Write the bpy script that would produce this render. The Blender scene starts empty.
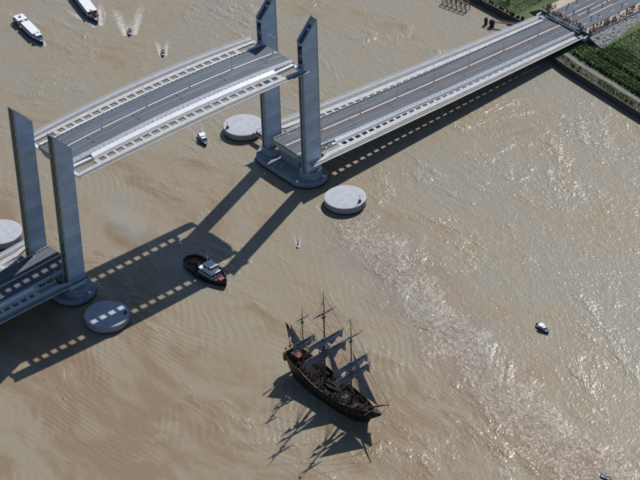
import bpy, bmesh, math, random
from mathutils import Matrix, Vector, noise
random.seed(7)
R = math.radians
S = bpy.context.scene
C = S.collection

# ------------------------------------------------------------ camera, sky, sun, exposure
cd = bpy.data.cameras.new('camera'); cam = bpy.data.objects.new('camera', cd); C.objects.link(cam)
cd.sensor_width = 36.0; cd.lens = 2294.76 * 36.0 / 640.0; cd.clip_start = 5; cd.clip_end = 12000
_r = Vector((0.76024157, -0.64906621, -0.02730937)); _u = Vector((0.39239761, 0.42529463, 0.81556642)); _f = Vector((0.51774208, 0.63074363, -0.57801869))
M = Matrix.Identity(4)
for i in range(3):
    M[i][0] = _r[i]; M[i][1] = _u[i]; M[i][2] = -_f[i]
M[0][3], M[1][3], M[2][3] = -451.68, -642.29, 543.97
cam.matrix_world = M
S.camera = cam
SUN = Vector((0.91, 0.37, 1.0)).normalized()
w = bpy.data.worlds.new('World'); S.world = w; w.use_nodes = True
nt = w.node_tree; sky = nt.nodes.new('ShaderNodeTexSky'); sky.sky_type = 'NISHITA'; sky.sun_disc = False
sky.sun_elevation = math.asin(SUN.z); sky.sun_rotation = math.atan2(SUN.x, SUN.y)
sky.altitude = 50; sky.air_density = 1.0; sky.dust_density = 0.25; sky.ozone_density = 4.0
nt.links.new(sky.outputs[0], nt.nodes['Background'].inputs[0]); nt.nodes['Background'].inputs[1].default_value = 0.07
sl = bpy.data.lights.new('sun', 'SUN'); sl.energy = 4.2; sl.angle = R(0.53); sl.color = (1, .975, .94)
so = bpy.data.objects.new('sun', sl); C.objects.link(so); so.location = (300, 120, 400)
so.rotation_euler = (-SUN).to_track_quat('-Z', 'Y').to_euler()
S.view_settings.view_transform = 'Standard'; S.view_settings.look = 'None'; S.view_settings.exposure = 0.2; S.view_settings.gamma = 1
S.cycles.max_bounces = 6

# ------------------------------------------------------------ helpers
def mat(name, col, rough=.6, metal=0, var=0.0, scale=1.0, col2=None, bump=0.0, bscale=None, trans=0.0, spec=.5, detail=4):
    m = bpy.data.materials.new(name); m.use_nodes = True
    n = m.node_tree.nodes; L = m.node_tree.links; b = n['Principled BSDF']
    b.inputs['Roughness'].default_value = rough; b.inputs['Metallic'].default_value = metal
    b.inputs['Specular IOR Level'].default_value = spec
    c2 = col2 or tuple(c * (1 - var) for c in col)
    tc = n.new('ShaderNodeTexCoord')
    if var or col2:
        t = n.new('ShaderNodeTexNoise'); t.inputs['Scale'].default_value = scale; t.inputs['Detail'].default_value = detail
        L.new(tc.outputs['Object'], t.inputs['Vector'])
        rp = n.new('ShaderNodeValToRGB'); rp.color_ramp.elements[0].position = .35; rp.color_ramp.elements[1].position = .65
        rp.color_ramp.elements[0].color = (*col, 1); rp.color_ramp.elements[1].color = (*c2, 1)
        L.new(t.outputs['Fac'], rp.inputs['Fac']); L.new(rp.outputs['Color'], b.inputs['Base Color'])
    else:
        b.inputs['Base Color'].default_value = (*col, 1)
    if bump:
        t2 = n.new('ShaderNodeTexNoise'); t2.inputs['Scale'].default_value = bscale or scale * 3; t2.inputs['Detail'].default_value = 3
        L.new(tc.outputs['Object'], t2.inputs['Vector'])
        bp = n.new('ShaderNodeBump'); bp.inputs['Distance'].default_value = bump
        L.new(t2.outputs['Fac'], bp.inputs['Height']); L.new(bp.outputs['Normal'], b.inputs['Normal'])
    if trans:
        tr = n.new('ShaderNodeBsdfTranslucent'); tr.inputs['Color'].default_value = (*col, 1)
        mx = n.new('ShaderNodeMixShader'); mx.inputs[0].default_value = trans
        L.new(b.outputs[0], mx.inputs[1]); L.new(tr.outputs[0], mx.inputs[2]); L.new(mx.outputs[0], n['Material Output'].inputs[0])
    return m

class MB:
    def __init__(s): s.v = []; s.f = []; s.mi = []
    def add(s, vs, fs, mi=0):
        o = len(s.v); s.v += [tuple(v) for v in vs]; s.f += [tuple(i + o for i in f) for f in fs]; s.mi += [mi] * len(fs); return s
    def box(s, x0, x1, y0, y1, z0, z1, mi=0):
        return s.add([(x0, y0, z0), (x1, y0, z0), (x1, y1, z0), (x0, y1, z0), (x0, y0, z1), (x1, y0, z1), (x1, y1, z1), (x0, y1, z1)],
                     [(0, 3, 2, 1), (4, 5, 6, 7), (0, 1, 5, 4), (1, 2, 6, 5), (2, 3, 7, 6), (3, 0, 4, 7)], mi)
    def loft(s, rings, mi=0, cap=True, wrap=True):
        n = len(rings[0]); vs = [p for r in rings for p in r]; fs = []
        for i in range(len(rings) - 1):
            for j in range(n if wrap else n - 1):
                k = (j + 1) % n; fs.append((i * n + j, i * n + k, (i + 1) * n + k, (i + 1) * n + j))
        if cap: fs += [tuple(range(n))[::-1], tuple(range((len(rings) - 1) * n, len(rings) * n))]
        return s.add(vs, fs, mi)
    def tube(s, pts, rad, n=5, mi=0):
        pts = [Vector(p) for p in pts]; rings = []
        for i, p in enumerate(pts):
            d = (pts[min(i + 1, len(pts) - 1)] - pts[max(i - 1, 0)]).normalized()
            a = d.orthogonal().normalized(); b = d.cross(a)
            r = rad[i] if isinstance(rad, (list, tuple)) else rad
            rings.append([p + (a * math.cos(2 * math.pi * k / n) + b * math.sin(2 * math.pi * k / n)) * r for k in range(n)])
        return s.loft(rings, mi)
    def bar(s, a, b, wd, mi=0): return s.tube([a, b], wd * .7, 4, mi)
    def lathe(s, prof, n=24, c=(0, 0), mi=0):
        return s.loft([[(c[0] + r * math.cos(2 * math.pi * k / n), c[1] + r * math.sin(2 * math.pi * k / n), z) for k in range(n)] for r, z in prof], mi)
    def mesh(s, name, ms):
        me = bpy.data.meshes.new(name); me.from_pydata(s.v, [], s.f)
        for m in (ms if isinstance(ms, (list, tuple)) else [ms]): me.materials.append(m)
        if max(s.mi, default=0): me.polygons.foreach_set('material_index', s.mi)
        bm = bmesh.new(); bm.from_mesh(me); bmesh.ops.recalc_face_normals(bm, faces=bm.faces); bm.to_mesh(me); bm.free()
        return me
    def build(s, name, ms, parent=None, smooth=False):
        me = s.mesh(name, ms)
        if smooth: me.polygons.foreach_set('use_smooth', [True] * len(me.polygons))
        return link(name, me, parent)

def link(name, me, parent=None):
    o = bpy.data.objects.new(name, me); C.objects.link(o); o.parent = parent; return o
def tag(o, label=None, cat=None, group=None, kind=None):
    if label: o['label'] = label
    if cat: o['category'] = cat
    if group: o['group'] = group
    if kind: o['kind'] = kind
    return o
def thing(name, label, cat, loc=(0, 0, 0), rz=0, group=None):
    o = bpy.data.objects.new(name, None); C.objects.link(o); o.location = loc; o.rotation_euler.z = rz
    o.empty_display_size = .5
    return tag(o, label, cat, group)
def dup(o, loc=None, rz=None, label=None, parent=None, scale=None):
    c = o.copy(); C.objects.link(c); c.parent = parent
    if loc is not None: c.location = loc
    if rz is not None: c.rotation_euler.z = rz
    if scale is not None: c.scale = (scale,) * 3 if not isinstance(scale, (tuple, list)) else scale
    if label: c['label'] = label
    for ch in KIDS.get(o.name, ()): dup(ch, parent=c)
    return c
KIDS = {}
def reg(o):
    """remember a tree for copying"""
    ch = [x for x in C.objects if x.parent == o]
    KIDS[o.name] = ch
    for x in ch: reg(x)
    return o
def lerp(a, b, t): return a + (b - a) * t
def interp(x, tab):
    if x <= tab[0][0]: return tab[0][1]
    for (a, b), (c, d) in zip(tab, tab[1:]):
        if x <= c: return lerp(b, d, (x - a) / (c - a))
    return tab[-1][1]

# ------------------------------------------------------------ materials
def stretch(m, sc, sc2=None):
    """stretch a material's noise along the carriageway"""
    n = m.node_tree.nodes; L = m.node_tree.links; tc = [x for x in n if x.type == 'TEX_COORD'][0]
    mp = n.new('ShaderNodeMapping'); mp.inputs['Scale'].default_value = sc
    for l in list(L):
        if l.from_node == tc and l.to_node.type == 'TEX_NOISE':
            t = l.to_socket; L.remove(l); L.new(mp.outputs[0], t)
    L.new(tc.outputs['Object'], mp.inputs[0]); return m
m_asph = stretch(mat('asphalt', (.098, .116, .135), .8, col2=(.062, .075, .092), scale=1.0, detail=6), (.03, .75, 1))
m_asph2 = stretch(mat('asphalt_lift', (.095, .118, .142), .75, col2=(.056, .072, .092), scale=1.0, detail=6), (.022, .7, 1))
m_brown = stretch(mat('brown_lane', (.112, .104, .112), .85, col2=(.072, .069, .077), scale=1.0, detail=6), (.05, .9, 1))
m_white = mat('white_steel', (.58, .595, .62), .5, var=.12, scale=.4)
m_conc = mat('pale_concrete', (.46, .465, .475), .8, var=.18, scale=.5)
m_concd = mat('grey_concrete', (.29, .31, .34), .85, var=.25, scale=.3)
m_cap = mat('pier_concrete', (.25, .30, .36), .8, var=.3, scale=.35, bump=.03)
m_algae = mat('tide_algae', (.06, .06, .05), .8, var=.4, scale=1.5)
m_wood = mat('walkway_boards', (.27, .25, .235), .8, var=.25, scale=.6)
m_paint = mat('road_paint', (.62, .62, .6), .7, var=.25, scale=2)
m_panel = mat('white_panel', (.69, .705, .73), .45, var=.06, scale=.3)
m_strip = stretch(mat('speckled_strip', (.42, .44, .48), .8, col2=(.20, .22, .26), scale=1.6, detail=5), (.9, .9, 1))
m_line = mat('worn_line', (.33, .35, .38), .8, col2=(.18, .2, .22), scale=1.2)
m_steel = mat('grey_steel', (.25, .27, .29), .5)
m_dark = mat('dark_steel', (.035, .04, .048), .6)
m_soff = mat('soffit', (.35, .36, .37), .7)
m_clad = mat('tower_cladding', (.43, .54, .68), .4, 0, var=.22, scale=.14)
m_clad2 = mat('tower_cladding_b', (.40, .51, .65), .4, 0, var=.16, scale=.2)
m_clad3 = mat('tower_cladding_c', (.37, .475, .61), .42, 0, var=.2, scale=.12)
m_trim = mat('tower_trim', (.32, .36, .38), .45, .3)
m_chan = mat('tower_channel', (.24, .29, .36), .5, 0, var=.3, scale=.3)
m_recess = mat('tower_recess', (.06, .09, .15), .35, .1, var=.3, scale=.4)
m_glassd = mat('dark_glazing', (.045, .06, .06), .25, 0, var=.5, scale=.5)
m_latt = mat('lattice_steel', (.30, .35, .31), .5, .2)
m_iron = mat('rust_brown', (.10, .06, .04), .8)
m_black = mat('black_paint', (.012, .012, .014), .45, var=.3, scale=.7)
m_hull = mat('ship_hull', (.022, .017, .014), .5, var=.5, scale=.8)
m_hullstripe = mat('ship_stripe', (.12, .07, .02), .55, var=.3, scale=1)
m_deckw = mat('ship_deck', (.034, .026, .022), .9, var=.5, scale=1.2, spec=.1)
m_spar = mat('spar_wood', (.085, .05, .03), .6)
m_rope = mat('tarred_rope', (.03, .026, .022), .9)
m_sail = mat('sail_canvas', (.20, .225, .265), .9, var=.25, scale=.4, trans=.12)
m_red = mat('red_paint', (.24, .05, .035), .6, var=.3, scale=2)
m_redawn = mat('red_awning', (.30, .09, .075), .8, col2=(.10, .05, .05), scale=1.5)
m_redbr = mat('red_deck', (.085, .03, .022), .7, var=.3, scale=1)
m_bl = mat('blue_paint', (.05, .13, .32), .5)
m_wh = mat('white_paint', (.72, .73, .74), .45, var=.08, scale=.6)
m_navy = mat('navy_paint', (.02, .035, .07), .4)
m_win = mat('window_glass', (.02, .028, .035), .1)
m_grey = mat('grey_paint', (.32, .34, .36), .55, var=.15, scale=.8)
m_skin = mat('skin', (.45, .27, .19), .6)
m_green = mat('shrub_leaf', (.07, .12, .04), .7, col2=(.04, .075, .025), scale=1.2, trans=.2)
m_green2 = mat('shrub_leaf_dark', (.04, .068, .028), .7, col2=(.024, .042, .018), scale=1.2, trans=.2)
m_grassb = mat('grass_blade', (.10, .155, .052), .7, col2=(.06, .10, .036), scale=.25, trans=.2)
m_twig = mat('bare_twig', (.10, .075, .06), .85)
m_stone = mat('riprap_stone', (.42, .41, .40), .85, var=.35, scale=.8)
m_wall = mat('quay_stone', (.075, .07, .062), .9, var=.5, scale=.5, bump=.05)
m_path = mat('gravel_path', (.20, .18, .165), .95, var=.25, scale=.4)
m_pave = mat('beige_paving', (.46, .38, .30), .9, var=.15, scale=.3)

# ------------------------------------------------------------ river
def water_mat():
    m = bpy.data.materials.new('river_water'); m.use_nodes = True
    n = m.node_tree.nodes; L = m.node_tree.links; b = n['Principled BSDF']
    tc = n.new('ShaderNodeTexCoord'); P = tc.outputs['Object']
    def N(t, **k):
        x = n.new(t)
        for a, v in k.items(): setattr(x, a, v)
        return x
    def mapping(rot=0, sc=(1, 1, 1), loc=(0, 0, 0), src=P):
        x = N('ShaderNodeMapping'); x.inputs['Rotation'].default_value = (0, 0, rot); x.inputs['Scale'].default_value = sc; x.inputs['Location'].default_value = loc
        L.new(src, x.inputs['Vector']); return x.outputs[0]
    def noise_(scale, detail=2, rough=.5, vec=P, dist=0):
        x = N('ShaderNodeTexNoise'); x.inputs['Scale'].default_value = scale; x.inputs['Detail'].default_value = detail; x.inputs['Roughness'].default_value = rough
        x.inputs['Distortion'].default_value = dist; L.new(vec, x.inputs['Vector']); return x.outputs['Fac']
    def math_(op, a, b=None, clamp=False):
        x = N('ShaderNodeMath', operation=op, use_clamp=clamp)
        for i, v in enumerate((a, b)):
            if v is None: continue
            if isinstance(v, (int, float)): x.inputs[i].default_value = v
            else: L.new(v, x.inputs[i])
        return x.outputs[0]
    def ramp(v, a, b_, lo=0.0, hi=1.0):
        x = N('ShaderNodeMapRange', interpolation_type='SMOOTHSTEP'); x.inputs['From Min'].default_value = a; x.inputs['From Max'].default_value = b_
        x.inputs['To Min'].default_value = lo; x.inputs['To Max'].default_value = hi; L.new(v, x.inputs['Value']); return x.outputs[0]
    def vmath(op, a, b=None, sc=None):
        x = N('ShaderNodeVectorMath', operation=op); L.new(a, x.inputs[0])
        if b is not None:
            if isinstance(b, tuple): x.inputs[1].default_value = b
            else: L.new(b, x.inputs[1])
        if sc is not None: x.inputs['Scale'].default_value = sc
        return x.outputs[0]
    # the current bends and curls: warp the plane before drawing streaks on it
    def ncol(scale, detail):
        x = N('ShaderNodeTexNoise'); x.inputs['Scale'].default_value = scale; x.inputs['Detail'].default_value = detail; L.new(P, x.inputs['Vector'])
        return vmath('SUBTRACT', x.outputs['Color'], (.5, .5, .5))
    W = vmath('ADD', P, vmath('SCALE', ncol(.011, 2), sc=75))
    # silt streaks
    cur = mapping(.35, (1.0, .30, 1), src=W)
    s1 = noise_(.030, 5, .58, cur); s2 = noise_(.16, 3, .6, mapping(-.2, (1, .35, 1), src=W))
    sep = N('ShaderNodeSeparateXYZ'); L.new(P, sep.inputs[0])
    side = ramp(sep.outputs['X'], -70, 110)                       # siltier, calmer water on the one side of the channel
    k = math_('ADD', s1, math_('MULTIPLY', math_('SUBTRACT', s2, .5), .45))
    k = math_('ADD', k, math_('MULTIPLY', side, .13))
    cr = N('ShaderNodeValToRGB'); e = cr.color_ramp.elements
    e[0].position = .40; e[0].color = (.228, .168, .106, 1); e[1].position = .74; e[1].color = (.256, .232, .186, 1)
    q_ = cr.color_ramp.elements.new(.52); q_.color = (.268, .220, .153, 1)
    q_ = cr.color_ramp.elements.new(.61); q_.color = (.264, .228, .168, 1)
    L.new(k, cr.inputs['Fac'])
    b.inputs['Roughness'].default_value = .27; b.inputs['IOR'].default_value = 1.33
    # a line of rough, overturning water trails downstream from the near islet
    fc = N('ShaderNodeFloatCurve'); cv = fc.mapping.curves[0]
    pts = [(-300, 16), (-226, 15), (-195, 17), (-154, 25), (-114, 36.5), (-78, 47), (-46, 54), (-20, 58)]
    y0, y1 = -300, -20
    for i, (yy, xx) in enumerate(pts):
        q = ((yy - y0) / (y1 - y0), xx / 100)
        if i < 2: cv.points[0 if i == 0 else 1].location = q if i == 0 else cv.points[1].location
        if i == 0: continue
        if i == len(pts) - 1: cv.points[-1].location = q
        else: cv.points.new(*q)
    fc.mapping.update()
    ty = N('ShaderNodeMapRange'); ty.inputs['From Min'].default_value = y0; ty.inputs['From Max'].default_value = y1; L.new(sep.outputs['Y'], ty.inputs['Value'])
    L.new(ty.outputs[0], fc.inputs['Value'])
    wob = math_('MULTIPLY', math_('SUBTRACT', noise_(.045, 4, .65), .5), 40)
    dx = math_('ABSOLUTE', math_('ADD', math_('SUBTRACT', sep.outputs['X'], math_('MULTIPLY', fc.outputs[0], 100)), wob))
    band = math_('MULTIPLY', ramp(dx, 1.0, 16, 1, 0), ramp(noise_(.07, 3, .6, W), .30, .55, .25, 1))
    yfade = math_('MULTIPLY', ramp(sep.outputs['Y'], -34, -52), ramp(sep.outputs['Y'], -330, -290))
    band = math_('MULTIPLY', band, yfade)
    clus = ramp(noise_(.028, 4, .65, mapping(.4, (1, .55, 1), (40, 7, 0), W)), .47, .65)       # ruffled patches
    clus2 = ramp(noise_(.13, 3, .6, mapping(.8, (1, .5, 1), (3, 17, 0), W)), .42, .66)
    amp = math_('ADD', math_('ADD', .125, math_('MULTIPLY', side, .145)), math_('MULTIPLY', clus, math_('ADD', .09, math_('MULTIPLY', clus2, .33))))
    h1 = noise_(.34, 2, .5, mapping(.75, (1.0, .45, 1)), .4)      # wind waves, a few metres
    h2 = noise_(1.15, 2, .55, mapping(.5, (1, .6, 1)))            # ripples
    h4 = noise_(.42, 4, .65, P, 1.4)                              # boils in the rough line
    H = math_('MULTIPLY', math_('ADD', h1, math_('MULTIPLY', h2, .75)), amp)
    H = math_('ADD', H, math_('MULTIPLY', h4, math_('MULTIPLY', band, .62)))
    W2 = vmath('ADD', P, vmath('SCALE', ncol(.013, 2), sc=26))
    # trains of wash waves crossing the calm parts
    def train(rot, wl, off, src):
        x = N('ShaderNodeTexWave', wave_type='BANDS', bands_direction='X', wave_profile='SIN'); x.inputs['Scale'].default_value = 1 / wl * .314 * 1.0
        x.inputs['Distortion'].default_value = 7.0; x.inputs['Detail'].default_value = 3; x.inputs['Detail Scale'].default_value = .35; x.inputs['Detail Roughness'].default_value = .55
        L.new(mapping(rot, (1, 1, 1), off, src), x.inputs['Vector']); return x.outputs['Fac']
    t1 = ramp(noise_(.024, 2, .5, mapping(0, (1, 1, 1), (90, 20, 0))), .44, .66)
    t2 = ramp(noise_(.026, 2, .5, mapping(0, (1, 1, 1), (15, 80, 0))), .46, .66)
    H = math_('ADD', H, math_('MULTIPLY', train(.62, 3.0, (0, 0, 0), W2), math_('MULTIPLY', math_('MULTIPLY', t1, ramp(side, .15, .7, 1, .2)), .075)))
    H = math_('ADD', H, math_('MULTIPLY', train(-.2, 2.3, (30, 0, 0), W2), math_('MULTIPLY', math_('MULTIPLY', t2, ramp(side, .15, .7, 1, .2)), .06)))
    bp = N('ShaderNodeBump'); bp.inputs['Distance'].default_value = 1.0; bp.inputs['Strength'].default_value = 1.0
    L.new(H, bp.inputs['Height']); L.new(bp.outputs[0], b.inputs['Normal'])
    # foam flecks in the rough line, plus its sun and sky sheen painted in
    foam = math_('MULTIPLY', ramp(noise_(.35, 5, .72, W), .50, .70), ramp(band, .15, 1.0, 0, .5))
    silt = math_('MULTIPLY', math_('MULTIPLY', ramp(dx, 6, 26, 1, 0), yfade), ramp(noise_(.05, 3, .6, mapping(.2, (1, .6, 1), (70, 30, 0), W)), .38, .62, 0, .7))
    ms = N('ShaderNodeMix', data_type='RGBA'); L.new(silt, ms.inputs[0]); L.new(cr.outputs['Color'], ms.inputs[6]); ms.inputs[7].default_value = (.222, .168, .130, 1)
    mf = N('ShaderNodeMix', data_type='RGBA'); L.new(foam, mf.inputs[0]); L.new(ms.outputs[2], mf.inputs[6]); mf.inputs[7].default_value = (.52, .47, .44, 1)
    L.new(mf.outputs[2], b.inputs['Base Color'])
    return m
tag(MB().add([(-4000, -4000, 0), (4000, -4000, 0), (4000, 4000, 0), (-4000, 4000, 0)], [(0, 1, 2, 3)]).build('river', water_mat()), 'muddy brown river water with ripples and sun glints', kind='structure')
del C.objects['river']['label']

# ------------------------------------------------------------ bridge spans
def sweep(xs, prof, sgn=1):
    mb = MB(); mb.loft([[(x, sgn * y, z) for y, z in prof(x)] for x in xs]); return mb
def rng(a, b, step):
    n = max(1, int(round(abs(b - a) / step))); return [a + (b - a) * i / n for i in range(n + 1)]

def span(name, label, x0, x1, zf, hw, vin, vout, voids, panels, pitch, lift, sx=1):
    """x0..x1 with x0 the end at the towers; voids=(start,end) of the row of openings; sx mirrors along X"""
    t = thing(name, label, 'bridge span', (0, 0, 0))
    X = lambda x: sx * x
    def sw(a, b, prof, sgn, nm, m, step=4.0, parent=t):
        xs = rng(a, b, step); mb = MB()
        mb.loft([[(X(x), sgn * y, z + zf(x)) for y, z in prof(x)] for x in xs]); return mb.build(nm, m, parent)
    asph = m_asph2 if lift else m_asph
    PY = 9.6 if lift else 8.7                    # parapet between road and openings
    CY = 1.0 if lift else .3                     # line of the centre kerb
    cam_ = (lambda x: .5 * (1 - (x / 57.2) ** 2)) if lift else (lambda x: 0)
    rz_ = lambda x, y: cam_(x) + .5 - .03 * abs(y - CY)
    def on(y0, y1, lo, hi):                      # a strip on the carriageway following its crossfall
        return lambda x: [(y0, rz_(x, y0) + lo), (y0, rz_(x, y0) + hi), (y1, rz_(x, y1) + hi), (y1, rz_(x, y1) + lo)]
    NE = -6.9 if lift else -7.4                  # edge of the dark carriageway on the near side
    sw(x0, x1, lambda x: [(NE, rz_(x, NE)), (CY, rz_(x, CY)), (PY - .2, rz_(x, PY - .2)), (PY - .2, -.1), (NE, -.1)], 1, 'road_deck', asph)
    sw(x0 + .3, x1 - .3, lambda x: [(-PY, -.12), (PY, -.12), (PY, -.7), (6.2, -2.7), (-6.2, -2.7), (-PY, -.7)], 1, 'deck_girder', m_soff)
    sw(x0, x1, lambda x: [(-PY + .2, rz_(x, NE) + .08), (NE - .02, rz_(x, NE) + .08), (NE - .02, -.1), (-PY + .2, -.1)], 1, 'service_strip', m_strip)
    if not lift:
        for s in (1, -1):
            sw(x0 + 1, x1 - 1, on(CY + s * .5, CY + s * 3.5, -.05, .012), 1, 'reserved_lane', m_brown)
        sw(66.0, 66.5, on(-7.3, 8.3, -.05, .03), 1, 'stop_line', m_paint)
    sw(x0 + .6, x1 - .6, on(CY - .3, CY + .3, -.05, .2), 1, 'centre_kerb', m_paint)
    for y_ in ((CY + 2.2, CY - 3.2) if lift else (CY + 3.55, CY - 3.7)):
        sw(x0 + 1, x1 - 1, on(y_, y_ + .15, -.05, .016), 1, 'lane_line', m_line)
    x = x0 + 9.5
    while x < x1 - 3 and not lift:
        for y_ in (6.1, -5.6): sw(x, x + 2.6, on(y_, y_ + .13, -.05, .016), 1, 'lane_dash', m_line, 3)
        x += 13
    for s in (1, -1):
        # low parapet with posts on the road side
        sw(x0 + .2, x1 - .2, lambda x: [(PY - .14, .0), (PY - .14, .62 + cam_(x) * .5), (PY + .16, .62 + cam_(x) * .5), (PY + .16, -.7)], s, 'road_parapet', m_conc)
        mb = MB()
        for x in rng(x0 + .8, x1 - .8, 2.17 if lift else 2.0):
            z = zf(x) + cam_(x) * .5; mb.box(X(x) - .16, X(x) + .16, *sorted((s * (PY - .38), s * (PY - .16))), z + .1, z + .95)
        tag(mb.build('parapet_posts', m_conc, t), kind='stuff')
        # sloping white panels
        a, b = panels
        while a < b - .5:
            e = min(a + pitch * 3, b)
            sw(a + .03, e - .03, lambda x: [(PY + .18, .58 + cam_(x) * .5), (lerp(PY, vin(x), .64), -.12 + cam_(x) * .2), (lerp(PY, vin(x), .64), -.4), (PY + .18, .2)], s, 'sloped_panel', m_panel); a = e
        sw(panels[0], panels[1], lambda x: [(lerp(PY, vin(x), .65), -.14 + cam_(x) * .2), (vin(x) - .12, -.72), (vin(x) - .12, -1.0), (lerp(PY, vin(x), .65), -.4)], s, 'sloped_ledge', m_conc)
        # beams each side of the row of openings
        sw(panels[0], panels[1], lambda x: [(vin(x) - .1, -.75), (vin(x) + .22, -.75), (vin(x) + .22, -1.5), (vin(x) - .1, -1.5)], s, 'inner_edge_beam', m_conc)
        st = lambda x: vout(x) + (hw(x) - vout(x)) * .4
        sw(x0, x1, lambda x: [(vout(x) - .02, -.7), (st(x), -.7), (st(x), -1.1), (vout(x) - .02, -1.4)], s, 'walkway_edge_strip', m_conc)
        sw(x0, x1, lambda x: [(st(x) + .02, -.95), (hw(x) - 1.1, -.92), (hw(x) - 1.1, -1.1), (st(x) + .02, -1.25)], s, 'walkway', m_wood)
        mid = lambda x: lerp(st(x), hw(x) - 1.1, .45)
        sw(x0, x1, lambda x: [(mid(x), -.94), (mid(x), -.85), (mid(x) + .16, -.85), (mid(x) + .16, -.94)], s, 'walkway_kerb', m_dark)
        sw(x0, x1, lambda x: [(hw(x) - 1.08, -1.08), (hw(x) - 1.08, -.85), (hw(x) + .0, .02), (hw(x) + .1, -.02), (hw(x) - .95, -.95)], s, 'balustrade', m_white)
        sw(x0, x1, lambda x: [(hw(x) - .06, .04), (hw(x) + .2, .04), (hw(x) + .2, .16), (hw(x) - .06, .16)], s, 'handrail', m_white)
        # the ladder of cross beams
        a, b = voids; cache = {}
        nb = int(round((b - a) / pitch))
        for i in range(nb + 1):
            x = a + (b - a) * i / nb; wd = .62 if i not in (0, nb) else 1.0
            k = (round(vin(x), 2), round(vout(x), 2), wd)
            if k not in cache: cache[k] = MB().box(-wd, wd, vin(x) + .16, vout(x) - .04, -1.4, -.78).mesh('cross_beam', m_conc)
            o = link('cross_beam', cache[k], t); o.location = (X(x), 0 if s > 0 else -(vin(x) + vout(x) + .21), zf(x))
        # end pieces by the towers: end beam and two boxed hatches beside the road
        lo, hi = (x0, panels[0]) if lift or True else (x0, x1)
        ends = [(x0, panels[0])] + ([(x1, panels[1])] if lift else [])
        for e0, e1 in ends:
            d = 1 if e1 > e0 else -1
            if lift:
                q0, q1 = sorted((e0 + d * .05, e0 + d * 1.5))
                MB().box(X(q0), X(q1), s * (PY + .2), s * (vout(e0) - .04), zf(e0) - 1.6, zf(e0) - .9).build('lifting_beam', m_white, t)
                hs = [e0 + d * 3.0, e0 + d * 6.6]
                q = sorted((X(e0 + d * 1.52), X(e1)))
            else:
                hs = [e1 - 7.2, e1 - 3.6]
                q = sorted((X(e1 - 9.5), X(e1)))
                MB().box(q[0], q[1], s * (PY + 1.9), s * (vout(e1 - 9.4) - .04), zf(e1) - 1.6, zf(e1) - .93).build('landing_slab', m_wood, t)
            MB().box(q[0], q[1], s * (PY + .2), s * (PY + 1.85), zf(e1) - 1.6, zf(e1) - .3).build('side_block', m_white, t)
            for hx in hs:
                fz = zf(hx)
                hb = MB().box(X(hx) - 1.3, X(hx) + 1.3, s * (PY + .45), s * (PY + 1.6), fz - .4, fz - .15).build('hatch', m_dark, t)
                MB().box(X(hx) - .12, X(hx) + .12, s * (PY + .45), s * (PY + 1.6), fz - .2, fz - .1).build('hatch_bar', m_conc, hb)
    return t

LZ = lambda x: 58.6 + 1.7 * (1 - (x / 57.2) ** 2)
LH = lambda x: 19.4 + 1.2 * (1 - (x / 57.2) ** 2)
span('lift_span', 'raised roadway span hanging high between the four towers', -57.2, 57.2, LZ, LH, lambda x: 12.4, lambda x: 15.15,
     (-45.6, 45.6), (-46, 46), 4.34, True)
def FZ(x):
    t = (abs(x) - 56.8) / 168.6; return 12.0 * (1 - t) * (1 - 2 * t) + 8.2 * 4 * t * (1 - t) + 5.3 * t * (2 * t - 1)
FH = lambda x: interp(abs(x), [(58, 19.6), (120, 17.9), (225, 14.5)])
VI = lambda x: interp(abs(x), [(58, 11.0), (80, 10.5), (115, 10.0), (225, 9.6)])
VO = lambda x: interp(abs(x), [(58, 15.15), (66.6, 15.15), (67.6, 13.7), (78, 13.2), (115, 11.6), (190, 10.3), (225, 10.0)])
span('fixed_span', 'low fixed roadway span running from the towers to the green bank', 58.0, 225.0, FZ, FH, VI, VO, (78.9, 191), (78.0, 224.5), 4.0, False, 1)
span('fixed_span', 'low fixed roadway span leaving the frame at the left under the shadow', 58.0, 150.0, FZ, FH, VI, VO, (78.9, 149), (78.0, 149.5), 4.0, False, -1)

# lamp posts on the centre kerb
def lamp_post():
    t = thing('lamp_post', 'x', 'lamp post', group='lamp posts along the centre kerb')
    MB().tube([(0, 0, 0), (0, 0, 8.2)], [.075, .045], 6).build('pole', m_grey, t)
    MB().tube([(0, -1.5, 8.1), (0, 0, 8.25), (0, 1.5, 8.1)], .045, 4).build('arm', m_grey, t)
    for s in (1, -1): MB().box(-.16, .16, s * 1.4, s * 2.2, 8.0, 8.14).build('lamp_head', m_grey, t)
    MB().box(-.25, .25, -.2, .2, -.0, .3).build('base', m_steel, t)
    return reg(t)
lp = lamp_post(); first = True
for where, xs, zf in (('raised span centre kerb', [-54, -32.5, -10.5, 11, 33, 54.5], LZ), ('right fixed span centre kerb', [79, 101, 122.7, 144.5, 166, 188, 210], FZ), ('left fixed span centre kerb', [-78.7, -101, -123], FZ)):
    xs2 = sorted(xs)
    for i, x in enumerate(xs2):
        o = lp if first else dup(lp); first = False
        o.location = (x, .3 if zf is FZ else 1.0, zf(x) + (.68 if zf is FZ else .68 + .5 * (1 - (x / 57.2) ** 2)))
        o['label'] = '%s lamp post from the left on the %s' % ( ['first', 'second', 'third', 'fourth', 'fifth', 'sixth', 'seventh'][i], where)

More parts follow.
